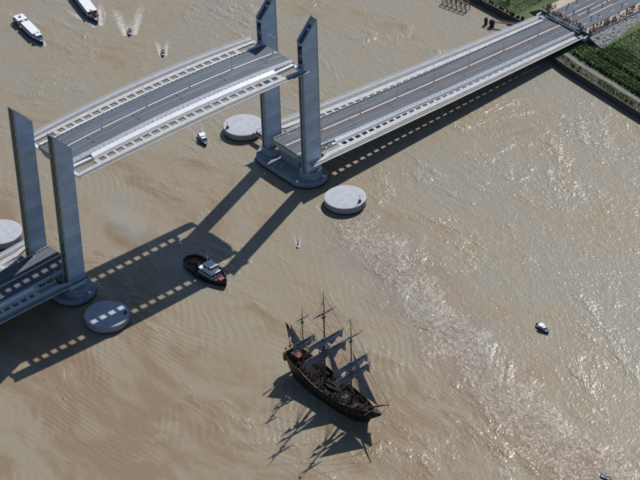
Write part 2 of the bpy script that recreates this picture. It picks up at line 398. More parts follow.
# ------------------------------------------------------------ towers (local x: 0 at the side facing the lifted span, 8 at the back)
def tower():
    t = thing('bridge_tower', 'x', 'bridge tower', group='lift bridge towers')
    B, HI, HO, W, D = 6.2, 69.6, 78.4, 1.8, 8.0
    top = lambda x: HI + (HO - HI) * x / D
    for s in (1, -1):
        y0, y1 = sorted((s * (W - .35), s * (W - .06)))
        MB().loft([[(0, y, B), (D, y, B), (D, y, HO), (0, y, HI)] for y in (y0, y1)]).build('side_wall', m_clad2, t)
        n = 13
        for i in range(n):
            za, zb = B + (HI - B) * i / n + .05, B + (HI - B) * (i + 1) / n - .05
            yy = [s * (W - .055), s * W]
            tilt = .55                                         # the joints run slightly off level
            o = MB().loft([[(.12, y, za), (D - .12, y, za + (tilt if i else 0)), (D - .12, y, zb + tilt), (.12, y, zb)] for y in yy]).build('cladding_panel', (m_clad, m_clad2, m_clad3)[(i * 7 + (i // 3)) % 3], t)
        yy = [s * (W - .055), s * W]
        MB().loft([[(.12, y, HI + .05), (D - .12, y, HI + .6), (D - .12, y, HO - .5), (.12, y, HI + .2)] for y in yy]).build('cladding_panel', m_clad, t)
        MB().loft([[(-.05, y, HI + .02), (D, y, HO + .02), (D, y, HO + .3), (-.05, y, HI + .3)] for y in sorted((s * (W - .2), s * (W + .04)))]).build('top_coping', m_trim, t)
        MB().box(D - .5, D + .06, *sorted((s * (W - .34), s * (W + .04))), B, HO - .1).build('corner_post', m_latt, t)
    # inner side: channel with guide rails
    iw = W - .36
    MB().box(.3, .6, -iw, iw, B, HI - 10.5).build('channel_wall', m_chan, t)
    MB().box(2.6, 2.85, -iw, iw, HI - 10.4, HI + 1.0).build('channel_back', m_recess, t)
    MB().box(.6, 2.58, -iw + .05, iw - .05, HI - 10.48, HI - 10.3).build('sheave_floor', m_iron, t)
    for s in (1, -1): MB().box(.02, .29, *sorted((s * 1.1, s * 1.3)), B, HI - 2.5).build('guide_rail', m_steel if s < 0 else m_dark, t)
    MB().tube([(1.5, -iw + .1, HI - 4.2), (1.5, iw - .1, HI - 4.2)], 1.0, 14).build('sheave', m_dark, t)
    MB().box(.02, 1.0, -iw, iw, HI - 1.5, HI - .55).build('sill_beam', m_trim, t)
    MB().box(.05, .5, -iw, iw, HI - 6.6, HI - 6.2).build('cross_tie', m_trim, t)
    # sunk slanting top
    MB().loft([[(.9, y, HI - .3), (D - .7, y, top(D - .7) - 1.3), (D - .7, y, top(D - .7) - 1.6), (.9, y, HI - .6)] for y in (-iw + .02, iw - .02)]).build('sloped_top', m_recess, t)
    MB().loft([[(D - 2.2, y, top(D - 2.2) - .15), (D - .1, y, top(D - .1) - .15), (D - .1, y, top(D - .1) - .35), (D - 2.2, y, top(D - 2.2) - .35)] for y in (-iw + .04, iw - .04)]).build('tip_plate', m_latt, t)
    MB().box(4.4, 5.4, -.5, .6, top(4.4) - 1.1, top(4.4) - .35).build('service_hatch', m_steel, t)
    # back side: dark glazing behind a steel lattice
    MB().box(D - .34, D - .16, -iw, iw, B, HO - 1.2).build('glazing', m_glassd, t)
    n = 14
    pan = {}
    hgt = (HO - 1.2 - B) / n
    mb = MB()
    for a, b in (((0, -iw, 0), (0, iw, hgt)), ((0, iw, 0), (0, -iw, hgt)), ((0, -iw, 0), (0, iw, 0)), ((0, -iw, hgt * .5), (0, iw, hgt * .5))): mb.bar(a, b, .13)
    me = mb.mesh('lattice_panel', m_latt)
    for i in range(n):
        o = link('lattice_panel', me, t); o.location = (D - .02, 0, B + hgt * i)
    MB().box(.3, D - .3, -iw + .1, iw - .1, B - .05, B + .6).build('tower_foot', m_concd, t)
    return reg(t)
tw = tower(); XI, YC = 57.45, 13.2
spec = [(1, 1, 'tower cut by the top edge of the frame, right pair, far side'), (1, -1, 'tower of the right pair nearer the camera, beside the round islet'),
        (-1, 1, 'leftmost tower, far one of the left pair, beside the pale islet'), (-1, -1, 'tower of the left pair nearer the camera, in front of the leftmost one')]
for i, (a, b, l) in enumerate(spec):
    o = tw if i == 0 else dup(tw)
    o.location = (a * XI, b * YC, 0); o.rotation_euler.z = 0 if a > 0 else math.pi; o['label'] = 'tall grey-blue ' + l

# piers
def pier(x, label):
    t = thing('pier', label, 'bridge pier', (x, 0, 0), group='piers under the towers')
    def stadium(r, hl, n=14):
        return [(r * math.cos(a), hl + r * math.sin(a)) for a in [math.pi * i / n for i in range(n + 1)]] + [(-r * math.cos(a), -hl - r * math.sin(a)) for a in [math.pi * i / n for i in range(n + 1)]]
    MB().loft([[(px, py, z) for px, py in stadium(r, 10.5)] for r, z in ((8.7, -2), (8.7, 2.5), (8.45, 2.95))]).build('footing', m_cap, t)
    MB().loft([[(px, py, z) for px, py in stadium(r, 10.5)] for r, z in ((8.95, -1.2), (8.95, .9))]).build('tide_band', m_algae, t)
    for s in (1, -1):
        MB().lathe([(5.0, 2.95), (4.9, 5.4), (4.6, 5.9), (4.4, 6.22)], 28, (0, s * 12.6)).build('tower_pedestal', m_cap, t)
    MB().lathe([(1.3, 2.96), (1.3, 3.25), (1.15, 3.3)], 16, (-4.5, 1)).build('bollard_ring', m_concd, t)
    MB().box(-1.2, 2.4, -6, 6, 2.94, 8.4).build('bearing_plinth', m_cap, t)
    MB().box(2.2, 3.4, -18.0, -17.2, 2.94, 3.8).build('light_box', m_wh, t)
    return t
pier(61.4, 'rounded concrete pier under the right pair of towers, in the shade')
pier(-60.9, 'rounded concrete pier under the left pair of towers, mostly in shadow')

# protective islets
def islet(x, y, label, gx):
    t = thing('protection_islet', label, 'islet', (x, y, 0), group='round concrete islets guarding the piers')
    MB().lathe([(8.8, -2), (8.8, 2.7), (8.95, 2.75), (8.95, 3.2), (8.75, 3.35)], 64).build('drum', m_concd, t)
    MB().lathe([(8.83, -1.5), (8.83, .75), (8.81, .8)], 64).build('tide_band', m_algae, t)
    MB().lathe([(8.7, 3.28), (8.7, 3.40), (8.25, 3.44)], 64).build('rim', m_conc, t)
    MB().lathe([(8.2, 3.3), (8.2, 3.46)], 64).build('cap_slab', mat('islet_slab', (.40, .42, .455), .8, var=.16, scale=.35), t)
    m = MB(); a = gx
    px, py = 7.3 * math.cos(a), 7.3 * math.sin(a)
    m.box(px - .5, px + .5, py - .4, py + .4, 3.46, 4.6); m.build('light_cabinet', m_dark, t)
    MB().tube([(px, py, 4.6), (px, py, 6.4)], .09, 6).build('beacon_mast', m_steel, t)
    MB().lathe([(.22, 6.4), (.25, 6.8), (.12, 6.95)], 8, (px, py)).build('beacon_lamp', m_wh, t)
    l = MB()
    for s in (-.3, .3): l.tube([(8.98 * math.cos(a) - s * math.sin(a), 8.98 * math.sin(a) + s * math.cos(a), z) for z in (-1, 4.2)], .06, 4)
    for k in range(9):
        z = 0.1 + k * .45; l.tube([(8.98 * math.cos(a) - s * math.sin(a), 8.98 * math.sin(a) + s * math.cos(a), z) for s in (-.3, .3)], .04, 4)
    l.build('ladder', m_steel, t)
islet(60.6, -35.8, 'round pale islet in sunlight beside the right near tower', R(-75))
islet(64.6, 37.1, 'round pale islet behind the far right tower, small white cruiser beside it', R(160))
islet(-61.4, -33.8, 'round islet in deep shadow striped by four sunny patches', R(-40))
islet(-60.5, 41.6, 'pale islet cut by the left edge behind the leftmost tower', R(140))
# gangway from the far right islet towards the pier
gw = thing('gangway', 'short brown gangway joining the far right islet and the pier', 'gangway', (64.0, 24.5, 0))
MB().box(-.9, .9, -5.4, 4.0, 2.96, 3.25).build('deck', m_iron, gw)
for s in (1, -1): MB().box(s * .9 - .05, s * .9 + .05, -5.4, 4.0, 3.26, 4.2).build('railing', m_steel, gw)

# ------------------------------------------------------------ boats
def hull_rings(Ln, Bm, sheer, draft=1.0, bowpow=2.2, stern=.72, flare=.82, n=18, inset=0.0, rs=0.0, counter=0.0, rake=None):
    """rings from stern (x=-L/2) to bow (x=L/2); each ring: port top .. keel .. starboard top"""
    rings = []
    for i in range(n + 1):
        t = i / n; x = -Ln / 2 + Ln * t
        hb = Bm / 2 * (stern + (1 - stern) * math.sin(min(1, t / .4) * math.pi / 2)) if t < .45 else Bm / 2 * (1 - ((t - .45) / .55) ** bowpow * .985)
        if rs and t < rs: hb *= math.sqrt(max(.02, 1 - (1 - t / rs) ** 2 * .93))
        hb = max(.06, hb - inset); zt = sheer(t)
        cs = counter * max(0, 1 - t / .16)
        rk = (Ln * .04 if rake is None else rake) * max(0, t - (.9 if rake is None else .82)) / (.1 if rake is None else .18)
        rings.append([(x, hb, zt), (x + cs * .5 - (rk * .5 if rake else 0), hb * lerp(1, flare, .5), zt * .4), (x + cs - rk, hb * flare, -.1), (x + cs - rk, hb * flare * .6, -draft), (x + cs - rk, -hb * flare * .6, -draft),
                      (x + cs - rk, -hb * flare, -.1), (x + cs * .5 - (rk * .5 if rake else 0), -hb * lerp(1, flare, .5), zt * .4), (x, -hb, zt)])
    return rings
def hull(t, Ln, Bm, sheer, m, deckz, mdeck, name='hull', wall=.18, **k):
    mb = MB(); rings = hull_rings(Ln, Bm, sheer, **k); mb.loft(rings, 0, cap=False, wrap=False)
    n = len(rings[0]); mb.add(rings[0], [tuple(range(n))]); mb.add(rings[-1], [tuple(range(n))])
    # inner face of the bulwark and the capping
    inn = hull_rings(Ln, Bm, sheer, inset=wall, **{a: b for a, b in k.items()})
    for s in (0, 7):
        vs = []; fs = []
        for a, b in zip(rings, inn):
            dz = deckz(( a[0][0] + Ln / 2) / Ln)
            vs += [a[s], b[s], (b[s][0], b[s][1], dz - .05)]
        for i in range(len(rings) - 1):
            q = i * 3; fs += [(q, q + 3, q + 4, q + 1), (q + 1, q + 4, q + 5, q + 2)]
        mb.add(vs, fs)
    o = MB(); o.v, o.f, o.mi = mb.v, mb.f, mb.mi
    me = bpy.data.meshes.new(name); me.from_pydata(o.v, [], o.f); me.materials.append(m)
    bm = bmesh.new(); bm.from_mesh(me); bmesh.ops.remove_doubles(bm, verts=bm.verts, dist=.002); bmesh.ops.recalc_face_normals(bm, faces=bm.faces); bm.to_mesh(me); bm.free()
    h = link(name, me, t)
    d = MB(); vs = []; fs = []
    for a in inn:
        x = a[0][0]; dz = deckz((x + Ln / 2) / Ln); vs += [(x, a[0][1] + wall * .4, dz), (x, 0, dz + .06), (x, a[7][1] - wall * .4, dz)]
    for i in range(len(inn) - 1):
        q = i * 3; fs += [(q, q + 1, q + 4, q + 3), (q + 1, q + 2, q + 5, q + 4)]
    d.add(vs, fs); dk = d.build('deck', mdeck, t)
    return h, dk
def cabin(t, nm, x0, x1, hw0, z0, z1, m, rake=.4, taper=.12, roof=None, win=True, hw1=None, parent=None):
    hw1 = hw1 or hw0
    a = [(x0, hw0, z0), (x1, hw1, z0), (x1, -hw1, z0), (x0, -hw0, z0)]
    b = [(x0 + rake * .3, hw0 - taper, z1), (x1 - rake, hw1 - taper, z1), (x1 - rake, -hw1 + taper, z1), (x0 + rake * .3, -hw0 + taper, z1)]
    o = MB().loft([a, b]).build(nm, m, t)
    if win:
        h = z1 - z0
        f = lambda k: [tuple(lerp(p, q, k) for p, q in zip(A, B)) for A, B in zip(a, b)]
        lo, hi = f(.5), f(.86); e = .025
        for i, j in ((0, 1), (1, 2), (2, 3), (3, 0)):
            n_ = max(1, int(math.dist(lo[i], lo[j]) / 1.7))
            nx, ny = lo[j][1] - lo[i][1], -(lo[j][0] - lo[i][0]); l = math.hypot(nx, ny); nx, ny = nx / l, ny / l
            cx = (x0 + x1) / 2
            if nx * ((lo[i][0] + lo[j][0]) / 2 - cx) + ny * (lo[i][1] + lo[j][1]) / 2 < 0: nx, ny = -nx, -ny
            for q in range(n_):
                u0, u1 = (q + .08) / n_, (q + .92) / n_
                L_ = lambda A, B, u: tuple(lerp(p, r_, u) for p, r_ in zip(A, B))
                c4 = [L_(lo[i], lo[j], u0), L_(lo[i], lo[j], u1), L_(hi[i], hi[j], u1), L_(hi[i], hi[j], u0)]
                MB().loft([[(p[0] - nx * .03, p[1] - ny * .03, p[2]) for p in c4], [(p[0] + nx * e, p[1] + ny * e, p[2]) for p in c4]]).build('window', m_win, o)
    if roof:
        MB().loft([[(p[0] + (.18 if k in (1, 2) else -.18), p[1] * 1.06, p[2] + .0) for k, p in enumerate(b)], [(p[0] + (.1 if k in (1, 2) else -.1), p[1] * 1.03, p[2] + .16) for k, p in enumerate(b)]]).build('roof', roof, o)
    return o

# --- tug in the shadow of the span
tug = thing('tugboat', 'black tugboat with white wheelhouse in the shadow of the raised span', 'tugboat', (-13.0, -35.4, 0), R(-90))
th = lambda t: 1.7 + 1.5 * max(0, t - .45) ** 1.5 * 2 + .5 * max(0, .25 - t)
hull(tug, 25.5, 9.4, th, m_black, lambda t: .95 + .9 * max(0, t - .45) ** 1.2 * 1.8, m_redbr, draft=1.5, bowpow=2.6, stern=.8, flare=.9, rs=.16, n=30)
MB().tube([(a[0][0], a[0][1] + .1, a[0][2] - .35) for a in hull_rings(25.5, 9.4, th, bowpow=2.6, stern=.8, rs=.16, n=30)] , .22, 6).build('rubbing_strake', m_black, tug)
MB().tube([(a[7][0], a[7][1] - .1, a[7][2] - .35) for a in hull_rings(25.5, 9.4, th, bowpow=2.6, stern=.8, rs=.16, n=30)] , .22, 6).build('rubbing_strake', m_black, tug)
cabin(tug, 'deckhouse', -2.2, 6.6, 3.0, 1.0, 3.6, m_wh, .4, .1, win=True, hw1=2.6)
cabin(tug, 'wheelhouse', .6, 5.4, 2.2, 3.6, 6.1, m_wh, .3, .1, roof=m_wh, hw1=1.9)
for s in (1, -1):
    MB().loft([[(x, y, z) for x, y in ((-3.2, s * 2.0), (-1.8, s * 2.0), (-1.8, s * 3.0), (-3.2, s * 3.0))] for z in (1.0, 5.2)]).build('funnel', m_black, tug)
MB().tube([(.9, 0, 6.2), (.7, 0, 11.5)], [.12, .06], 6).build('mast', m_wh, tug)
MB().tube([(.8, -1.1, 8.6), (.8, 1.1, 8.6)], .05, 4).build('yard', m_wh, tug)
MB().box(2.6, 3.1, -.9, .9, 6.35, 6.6).build('radar_bar', m_wh, tug)
MB().lathe([(.9, 1.1), (.9, 2.1), (.5, 2.2)], 12, (8.6, 0)).build('bow_winch', m_red, tug)
MB().box(9.4, 10.6, -1.2, 1.2, 1.7, 2.7).build('towing_bitts', m_red, tug)
MB().tube([(-4.6, -1, 1.5), (-4.6, 1, 1.5)], .7, 12).build('tow_winch', m_iron, tug)
MB().box(-9.8, -7.4, -1.3, 1.3, .95, 1.5).build('stern_hatch', m_iron, tug)
MB().tube([(-11, -3.2, 1.0), (-11, -3.2, 2.6), (-11, 3.2, 2.6), (-11, 3.2, 1.0)], .12, 5).build('tow_beam', m_black, tug)
for i in range(9):
    a = hull_rings(25.5, 9.4, th, bowpow=2.6, stern=.8, rs=.16, n=30)[4 + i * 2]
    for s in (0, 7):
        p = a[s]; MB().lathe([(.2, -.2), (.42, -.25), (.42, .25), (.2, .2)], 8, (0, 0)).build('tyre_fender', m_black, tug).location = (p[0], p[1] * 1.05, .8)

# --- passenger boats, upper left
def passenger(label, loc, rz, Ln, long_roof):
    t = thing('passenger_boat', label, 'passenger boat', loc, rz)
    sh = lambda t: 1.5 + .7 * max(0, t - .6) * 2
    hull(t, Ln, 6.0, sh, m_navy, lambda t: 1.15 + .7 * max(0, t - .6) * 2 * .8, m_grey, bowpow=3.0, stern=.85, draft=.9)
    if not long_roof:
        cabin(t, 'saloon', -Ln * .20, Ln * .27, 2.2, 1.2, 3.4, m_wh, .5, .1, roof=m_wh)
        cabin(t, 'wheelhouse', Ln * .285, Ln * .38, 1.5, 1.4, 3.6, m_wh, .5, .1, roof=m_wh)
        MB().box(-Ln * .47, -Ln * .27, -2.4, 2.4, 3.3, 3.45).build('stern_canopy', m_wh, t)
        for x in (-.46, -.28):
            for s in (1, -1): MB().tube([(Ln * x, s * 2.2, 1.2), (Ln * x, s * 2.2, 3.3)], .07, 5).build('canopy_post', m_wh, t)
        MB().box(-Ln * .40, -Ln * .36, -.6, .4, 3.45, 4.0).build('exhaust_box', m_steel, t)
        MB().box(-Ln * .5, -Ln * .47, -2.6, 2.6, 1.6, 2.6).build('stern_rail', m_steel, t)
        MB().tube([(Ln * .3, 0, 3.7), (Ln * .29, 0, 6)], .06, 5).build('mast', m_wh, t)
    else:
        cabin(t, 'saloon', -Ln * .46, Ln * .28, 2.5, 1.2, 3.6, m_wh, .3, .1, roof=m_wh)
        MB().lathe([(.9, 3.78), (.9, 4.1), (.4, 4.25)], 14, (Ln * .24, 0)).build('roof_dome', m_wh, t)
        MB().box(Ln * .30, Ln * .36, -2.2, 2.2, 1.6, 2.4).build('bow_bench', m_iron, t)
        MB().tube([(Ln * .33, 1.6, 1.6), (Ln * .42, 1.1, 2.9), (Ln * .45, 0, 3.0), (Ln * .42, -1.1, 2.9), (Ln * .33, -1.6, 1.6)], .07, 5).build('bow_rail', m_wh, t)
    return t
pb1 = passenger('white-roofed passenger boat with stern canopy, at the upper left corner', (44.9, 173.3, 0), R(-99.5), 28.5, False)
pb2 = passenger('passenger boat with one long white roof, cut by the top edge', (77.4, 173.0, 0), R(-106), 32, True)

# --- small motorboats
def motorboat(label, loc, rz, Ln, kind, mh=None):
    t = thing('motorboat', label, 'motorboat', loc, rz)
    sh = lambda u: .75 + .35 * u * u
    B = Ln * .36
    hull(t, Ln, B, lambda u: sh(u) * Ln / 7, mh or m_wh, lambda u: .42 * Ln / 7 + .3 * u * u * Ln / 7, m_grey, bowpow=2.6, stern=.85, draft=.35, wall=.12)
    k = Ln / 7
    if kind == 'cabin':
        cabin(t, 'cabin', -.6 * k, 1.9 * k, B * .36, .5 * k, 1.75 * k, m_wh, .7 * k, .1, roof=m_wh, hw1=B * .28)
        MB().box(-2.6 * k, -1.0 * k, -B * .3, B * .3, .46 * k, .8 * k).build('cockpit_seat', m_navy, t)
        MB().box(-1.9 * k, .2 * k, -B * .38, B * .38, 2.05 * k, 2.13 * k).build('sun_canopy', m_wh, t)
        for x in (-1.8, -.1):
            for s in (1, -1): MB().tube([(x * k, s * B * .34, .6 * k), (x * k, s * B * .34, 2.06 * k)], .04 * k, 4).build('canopy_post', m_steel, t)
    else:
        MB().box(-.5 * k, .3 * k, -.55 * k, .55 * k, .45 * k, 1.15 * k).build('console', m_grey, t)
        MB().loft([[(.1 * k, y, 1.1 * k), (.35 * k, y, 1.1 * k), (.1 * k, y, 1.55 * k), (0, y, 1.55 * k)] for y in (-.5 * k, .5 * k)]).build('windscreen', m_win, t)
        MB().box(-1.7 * k, -1.0 * k, -.8 * k, .8 * k, .45 * k, .85 * k).build('seat', m_navy, t)
    MB().loft([[(-3.9 * k, y, .1), (-3.35 * k, y, .1), (-3.4 * k, y, 1.25 * k), (-3.85 * k, y, 1.15 * k)] for y in (-.25 * k, .25 * k)]).build('outboard_motor', m_black, t)
    return t
motorboat('white cabin cruiser just below the raised span, near the far islet', (46.6, 43.0, 0), R(-112), 9.5, 'cabin', m_navy)
motorboat('lone small motorboat on the glinting water at the right', (60.0, -152.9, 0), R(-95), 6.8, 'cabin', m_navy)
motorboat('small dark motorboat trailing a wide white wake near the top edge', (79.2, 140.6, 0), R(-124), 6.2, 'open', m_navy)
motorboat('tiny dark boat between the wake and the raised span', (78.9, 114.4, 0), R(-125), 5.4, 'open', m_black)
motorboat('tiny speedboat heading away from the right pier towards the frigate', (26.4, -45.6, 0), R(-129), 4.2, 'open', m_wh)
motorboat('tiny dark boat cut by the bottom edge at the right', (15.2, -229.5, 0), R(-80), 4.5, 'open', m_black)

# ------------------------------------------------------------ three-masted frigate
SX, SY = -27.0, -129.75
fr = thing('sailing_frigate', 'dark three-masted sailing frigate with blue-grey sails and crowded deck', 'sailing ship', (SX, SY, 0), R(-90))
FL, FB = 48.5, 10.6
fs = lambda t: 5.7 + 8.5 * max(0, .42 - t) ** 1.0 + 7.0 * max(0, t - .70)
fd = lambda t: 4.3 + 2.0 * min(1, max(0, .34 - t) * 40) + 1.4 * max(0, .34 - t) * 3 + 1.5 * min(1, max(0, t - .80) * 40)
hull(fr, FL, FB, fs, m_hull, fd, m_deckw, draft=2.5, bowpow=2.7, stern=.62, flare=.84, wall=.3, n=40, counter=4.0, rake=6.0)
fr_r = hull_rings(FL, FB, fs, bowpow=2.7, stern=.62, flare=.84, n=40, counter=4.0, rake=6.0)
for s in (0, 7):
    sg = 1 if s == 0 else -1
    for k, mm, hh in ((.62, m_hullstripe, .28), (.36, m_black, .2)):
        pts = [tuple(lerp(u, v, (1 - k) / .6 if k > .4 else (.4 - k) / .4) for u, v in (zip(a[s], a[1 if s == 0 else 6]) if k > .4 else zip(a[1 if s == 0 else 6], a[2 if s == 0 else 5]))) for a in fr_r]
        MB().loft([[(p[0], p[1], p[2] - hh), (p[0], p[1] * 1.015 + sg * .03, p[2] - hh), (p[0], p[1] * 1.015 + sg * .03, p[2] + hh), (p[0], p[1], p[2] + hh)] for p in pts]).build('gun_stripe' if k > .5 else 'wale', mm, fr)
    MB().tube([(a[s][0], a[s][1], a[s][2] + .08) for a in fr_r], .17, 5).build('cap_rail', m_spar, fr)
    for i in range(13):
        a = fr_r[9 + 2 * i]; p = tuple(lerp(u, v, .633) for u, v in zip(a[s], a[1 if s == 0 else 6]))
        MB().box(p[0] - .45, p[0] + .45, *sorted((p[1] * 1.0, p[1] * 1.03 + sg * .07)), p[2] - .45, p[2] + .45).build('gun_port', m_black, fr)
MB().box(-FL / 2 - .9, -FL / 2 + .2, -3.3, 3.3, 5.2, 8.8).build('stern_gallery', m_hullstripe, fr)
for k in range(5): MB().box(-FL / 2 - .96, -FL / 2 - .86, -2.9 + k * 1.2, -2.1 + k * 1.2, 6.0, 7.6).build('stern_window', m_win, fr)
MB().box(-FL / 2 + 1.2, -FL / 2 + 5.6, -1.7, 1.7, 7.8, 8.8).build('skylight_cabin', m_redawn, fr)
for x, a, b_ in ((-8.3, 1.4, 2.0), (1.9, 1.4, 2.4), (6.6, 1.2, 2), (13.5, 1.0, 1.4)):
    MB().box(x - b_ / 2, x + b_ / 2, -a, a, 4.3, 4.62).build('deck_grating', m_black, fr)
lb = thing('ship_launch', 'brown wooden launch stowed amidships on the frigate deck', 'rowing boat', (SX + .1, SY + .6, 4.38), R(-90))
hull(lb, 7.0, 2.4, lambda t: .9 + .3 * t * t, m_spar, lambda t: .35, m_deckw, draft=.02, wall=.12, bowpow=2.2)
MB().tube([(FL / 2 - 4, 0, 7.6), (FL / 2 + 2.5, 0, 12.6), (FL / 2 + 7.1, 0, 15.6)], [.42, .3, .14], 8).build('bowsprit', m_spar, fr)
MB().tube([(FL / 2 + 1.6, -7.0, 11.6), (FL / 2 + 1.6, 7.0, 11.6)], [.1, .1], 5).build('spritsail_yard', m_spar, fr)
MB().loft([[(FL / 2 - 1.8, s * .9, 4.2), (FL / 2 + 2.6, s * .18, 8.0), (FL / 2 + 2.8, s * .18, 9.0), (FL / 2 - 1.8, s * 1.6, 8.0)] for s in (1, -1)]).build('beakhead', m_hull, fr)

def sail_mesh(w0, w1, drop, belly, nx=14, nz=7, sag=.0, bunt=0.0, seed=0):
    """hangs from z=0; w0 head width, w1 foot width; scalloped and gathered foot when bunt>0"""
    mb = MB(); vs = []; fs = []
    for j in range(nz + 1):
        v = j / nz
        for i in range(nx + 1):
            u = i / nx * 2 - 1
            wv = lerp(w0, w1, v) / 2
            d = drop * v * (1 - bunt * (.5 + .5 * math.cos(u * math.pi * 3)) * v * .55) + sag * v * (1 - u * u)
            bx = belly * math.sin(v * math.pi * .85) * (1 - u ** 4) + .22 * math.sin(u * 14 + seed + v * 2) * v * (1 if bunt else .25)
            vs.append((bx, u * wv, -d))
    for j in range(nz):
        for i in range(nx):
            q = j * (nx + 1) + i; fs.append((q, q + 1, q + nx + 2, q + nx + 1))
    return mb.add(vs, fs)
def fore_aft(pts, name, belly=.4):
    """triangular or four-cornered sail, slightly bellied"""
    a, b, c = [Vector(p) for p in pts[:3]]; d = Vector(pts[3]) if len(pts) > 3 else a
    n = 8; vs = []; fs = []
    for j in range(n + 1):
        for i in range(n + 1):
            u, v = i / n, j / n
            p = a.lerp(b, v).lerp(d.lerp(c, v), u); p.y += belly * math.sin(u * math.pi) * math.sin(v * math.pi * .9)
            vs.append(p)
    for j in range(n):
        for i in range(n):
            q = j * (n + 1) + i; fs.append((q, q + 1, q + n + 2, q + n + 1))
    o = MB().add(vs, fs).build(name, m_sail, fr, smooth=True); sol = o.modifiers.new('thick', 'SOLIDIFY'); sol.thickness = .03
    return o
# local x along the ship (+ forward): y world -118.5 -> x=-2.5 etc.
masts = [('mizzen', -17.3, 33.2, .32, [(14.5, 12.6, 0, 0, 0), (18.1, 11.2, 10.2, 3.4, 1.15), (28.4, 7.0, 0, 0, 0)]),
         ('main', -4.6, 47.8, .46, [(20.3, 21.5, 19.4, 5.2, 1.25), (26.2, 18.2, 16.4, 3.7, 1.15), (37.9, 11.6, 0, 0, 0)]),
         ('fore', 10.4, 43.4, .42, [(18.9, 18.4, 16.6, 4.5, 1.25), (23.8, 15.8, 14.2, 3.4, 1.15), (35.4, 10.8, 0, 0, 0)])]
rig = MB()
for nm, x, top, r, yards in masts:
    k = top / 42
    mst = MB().tube([(x, 0, 2), (x - .1, 0, yards[0][0] + 2.5)], [r, r * .8], 8).build('mast', m_spar, fr)
    z1 = yards[0][0] + 1.2
    MB().tube([(x + .45, 0, z1 - .8), (x + .45, 0, yards[-1][0] + .3)], [r * .7, r * .5], 7).build('topmast', m_spar, mst)
    MB().tube([(x + .65, 0, yards[-1][0] - 2.2), (x + .65, 0, top)], [r * .5, r * .2], 6).build('topgallant_mast', m_spar, mst)
    MB().box(x - 1.0, x + 1.3, -1.9 * k, 1.9 * k, z1 - .2, z1 + .15).build('fighting_top', m_black, mst)
    MB().box(x, x + .9, -.9 * k, .9 * k, yards[-1][0] - 2.5, yards[-1][0] - 2.3).build('crosstree', m_black, mst)
    for yi, (z, L_, foot, drop, bunt) in enumerate(yards):
        fx = x + (.85 if yi == 0 else 1.0)
        MB().tube([(fx, -L_ / 2, z), (fx, -L_ / 5, z), (fx, L_ / 5, z), (fx, L_ / 2, z)], [.11, .24 * k + .08, .24 * k + .08, .11], 7).build('yard', m_spar, fr)
        if drop:
            o = sail_mesh(L_ * .93, foot, drop, .9, bunt=bunt, seed=z).build('square_sail', m_sail, fr, smooth=True); o.location = (fx + .18, 0, z - .12)
            sol = o.modifiers.new('thick', 'SOLIDIFY'); sol.thickness = .03
            MB().tube([(fx + .1, -L_ * .3, z + .1), (fx + .15, 0, z + .16), (fx + .1, L_ * .3, z + .1)], [.14, .26, .14], 6).build('furled_bundle', m_sail, fr)
        else:
            MB().tube([(fx + .1, -L_ * .36, z + .12), (fx + .15, 0, z + .2), (fx + .1, L_ * .36, z + .12)], [.12, .24, .12], 6).build('furled_bundle', m_sail, fr)
        # braces and lifts
        for s in (1, -1):
            rig.tube([(fx, s * L_ / 2, z), (x, 0, min(top - 1, z + L_ * .28))], .035, 3)
            rig.tube([(fx, s * L_ / 2, z), (x - 9 * k, s * .6, z * .6 + 2)], .03, 3)
    # shrouds and backstays
    for s in (1, -1):
        for q in range(6):
            xx = x - .6 - q * .75; t_ = min(1, max(0, (xx + FL / 2) / FL)); hb = abs(fr_r[int(t_ * 40)][0][1]); zt = fs(t_)
            rig.tube([(xx, s * hb, zt), (x, s * 1.5 * k, z1)], .075, 3)
        for zz in [z1 - (z1 - 7.0) * i / 9 for i in range(1, 9)]:
            f = (z1 - zz) / (z1 - 7.0); rig.tube([(lerp(x, x - .6, f), s * lerp(1.5 * k, 5.2, f), zz), (lerp(x, x - 4.3, f), s * lerp(1.5 * k, 5.2, f), zz)], .02, 3)
        for q in range(3):
            rig.tube([(x + .2, s * 1.7 * k, z1), (x + .6, s * .4, yards[-1][0] - 2.4)], .03, 3)
            xx = x - 5.5 - q * .6; t_ = min(1, max(0, (xx + FL / 2) / FL)); hb = abs(fr_r[int(t_ * 40)][0][1])
            rig.tube([(xx, s * hb, fs(t_)), (x + .6, 0, [yards[-1][0] - 2, top - 3, yards[-1][0] + .4][q])], .035, 3)
# stays
bx = FL / 2
for a, b in (((10.4, 0, 20), (bx + 1.5, 0, 11.9)), ((11, 0, 33), (bx + 3, 0, 13)), ((11, 0, 34.5), (bx + 6.8, 0, 15.4)), ((11, 0, 42), (bx + 7, 0, 15.5)), ((-4.6, 0, 21.2), (9, 0, 6.5)), ((-4, 0, 35), (10.4, 0, 20)),
             ((-4, 0, 46), (10.6, 0, 33)), ((-17.3, 0, 15.6), (-5, 0, 6.5)), ((-16.8, 0, 26), (-4.6, 0, 21)), ((-16.8, 0, 32), (-4.3, 0, 28)), ((bx + 7, 0, 15.4), (bx - 1, 0, 3))):
    rig.tube([a, b], .065, 3)
rig.build('standing_rigging', m_rope, fr)
fore_aft([(11.6, 0, 29.0), (bx + .8, 0, 11.6), (14.6, .8, 10.0)], 'jib')
fore_aft([(-3.4, 0, 25.0), (8.0, 0, 9.5), (-.2, .8, 8.8)], 'staysail')
fore_aft([(-24.6, 0.6, 20.4), (-25.2, 1.0, 11.4), (-18.0, 0, 10.6), (-18.0, 0, 15.4)], 'spanker')
MB().tube([(-17.7, 0, 15.6), (-25.6, .6, 21.0)], [.16, .09], 6).build('gaff', m_spar, fr)
MB().tube([(-17.7, 0, 10.2), (-26.4, .6, 11.0)], [.18, .1], 6).build('boom', m_spar, fr)
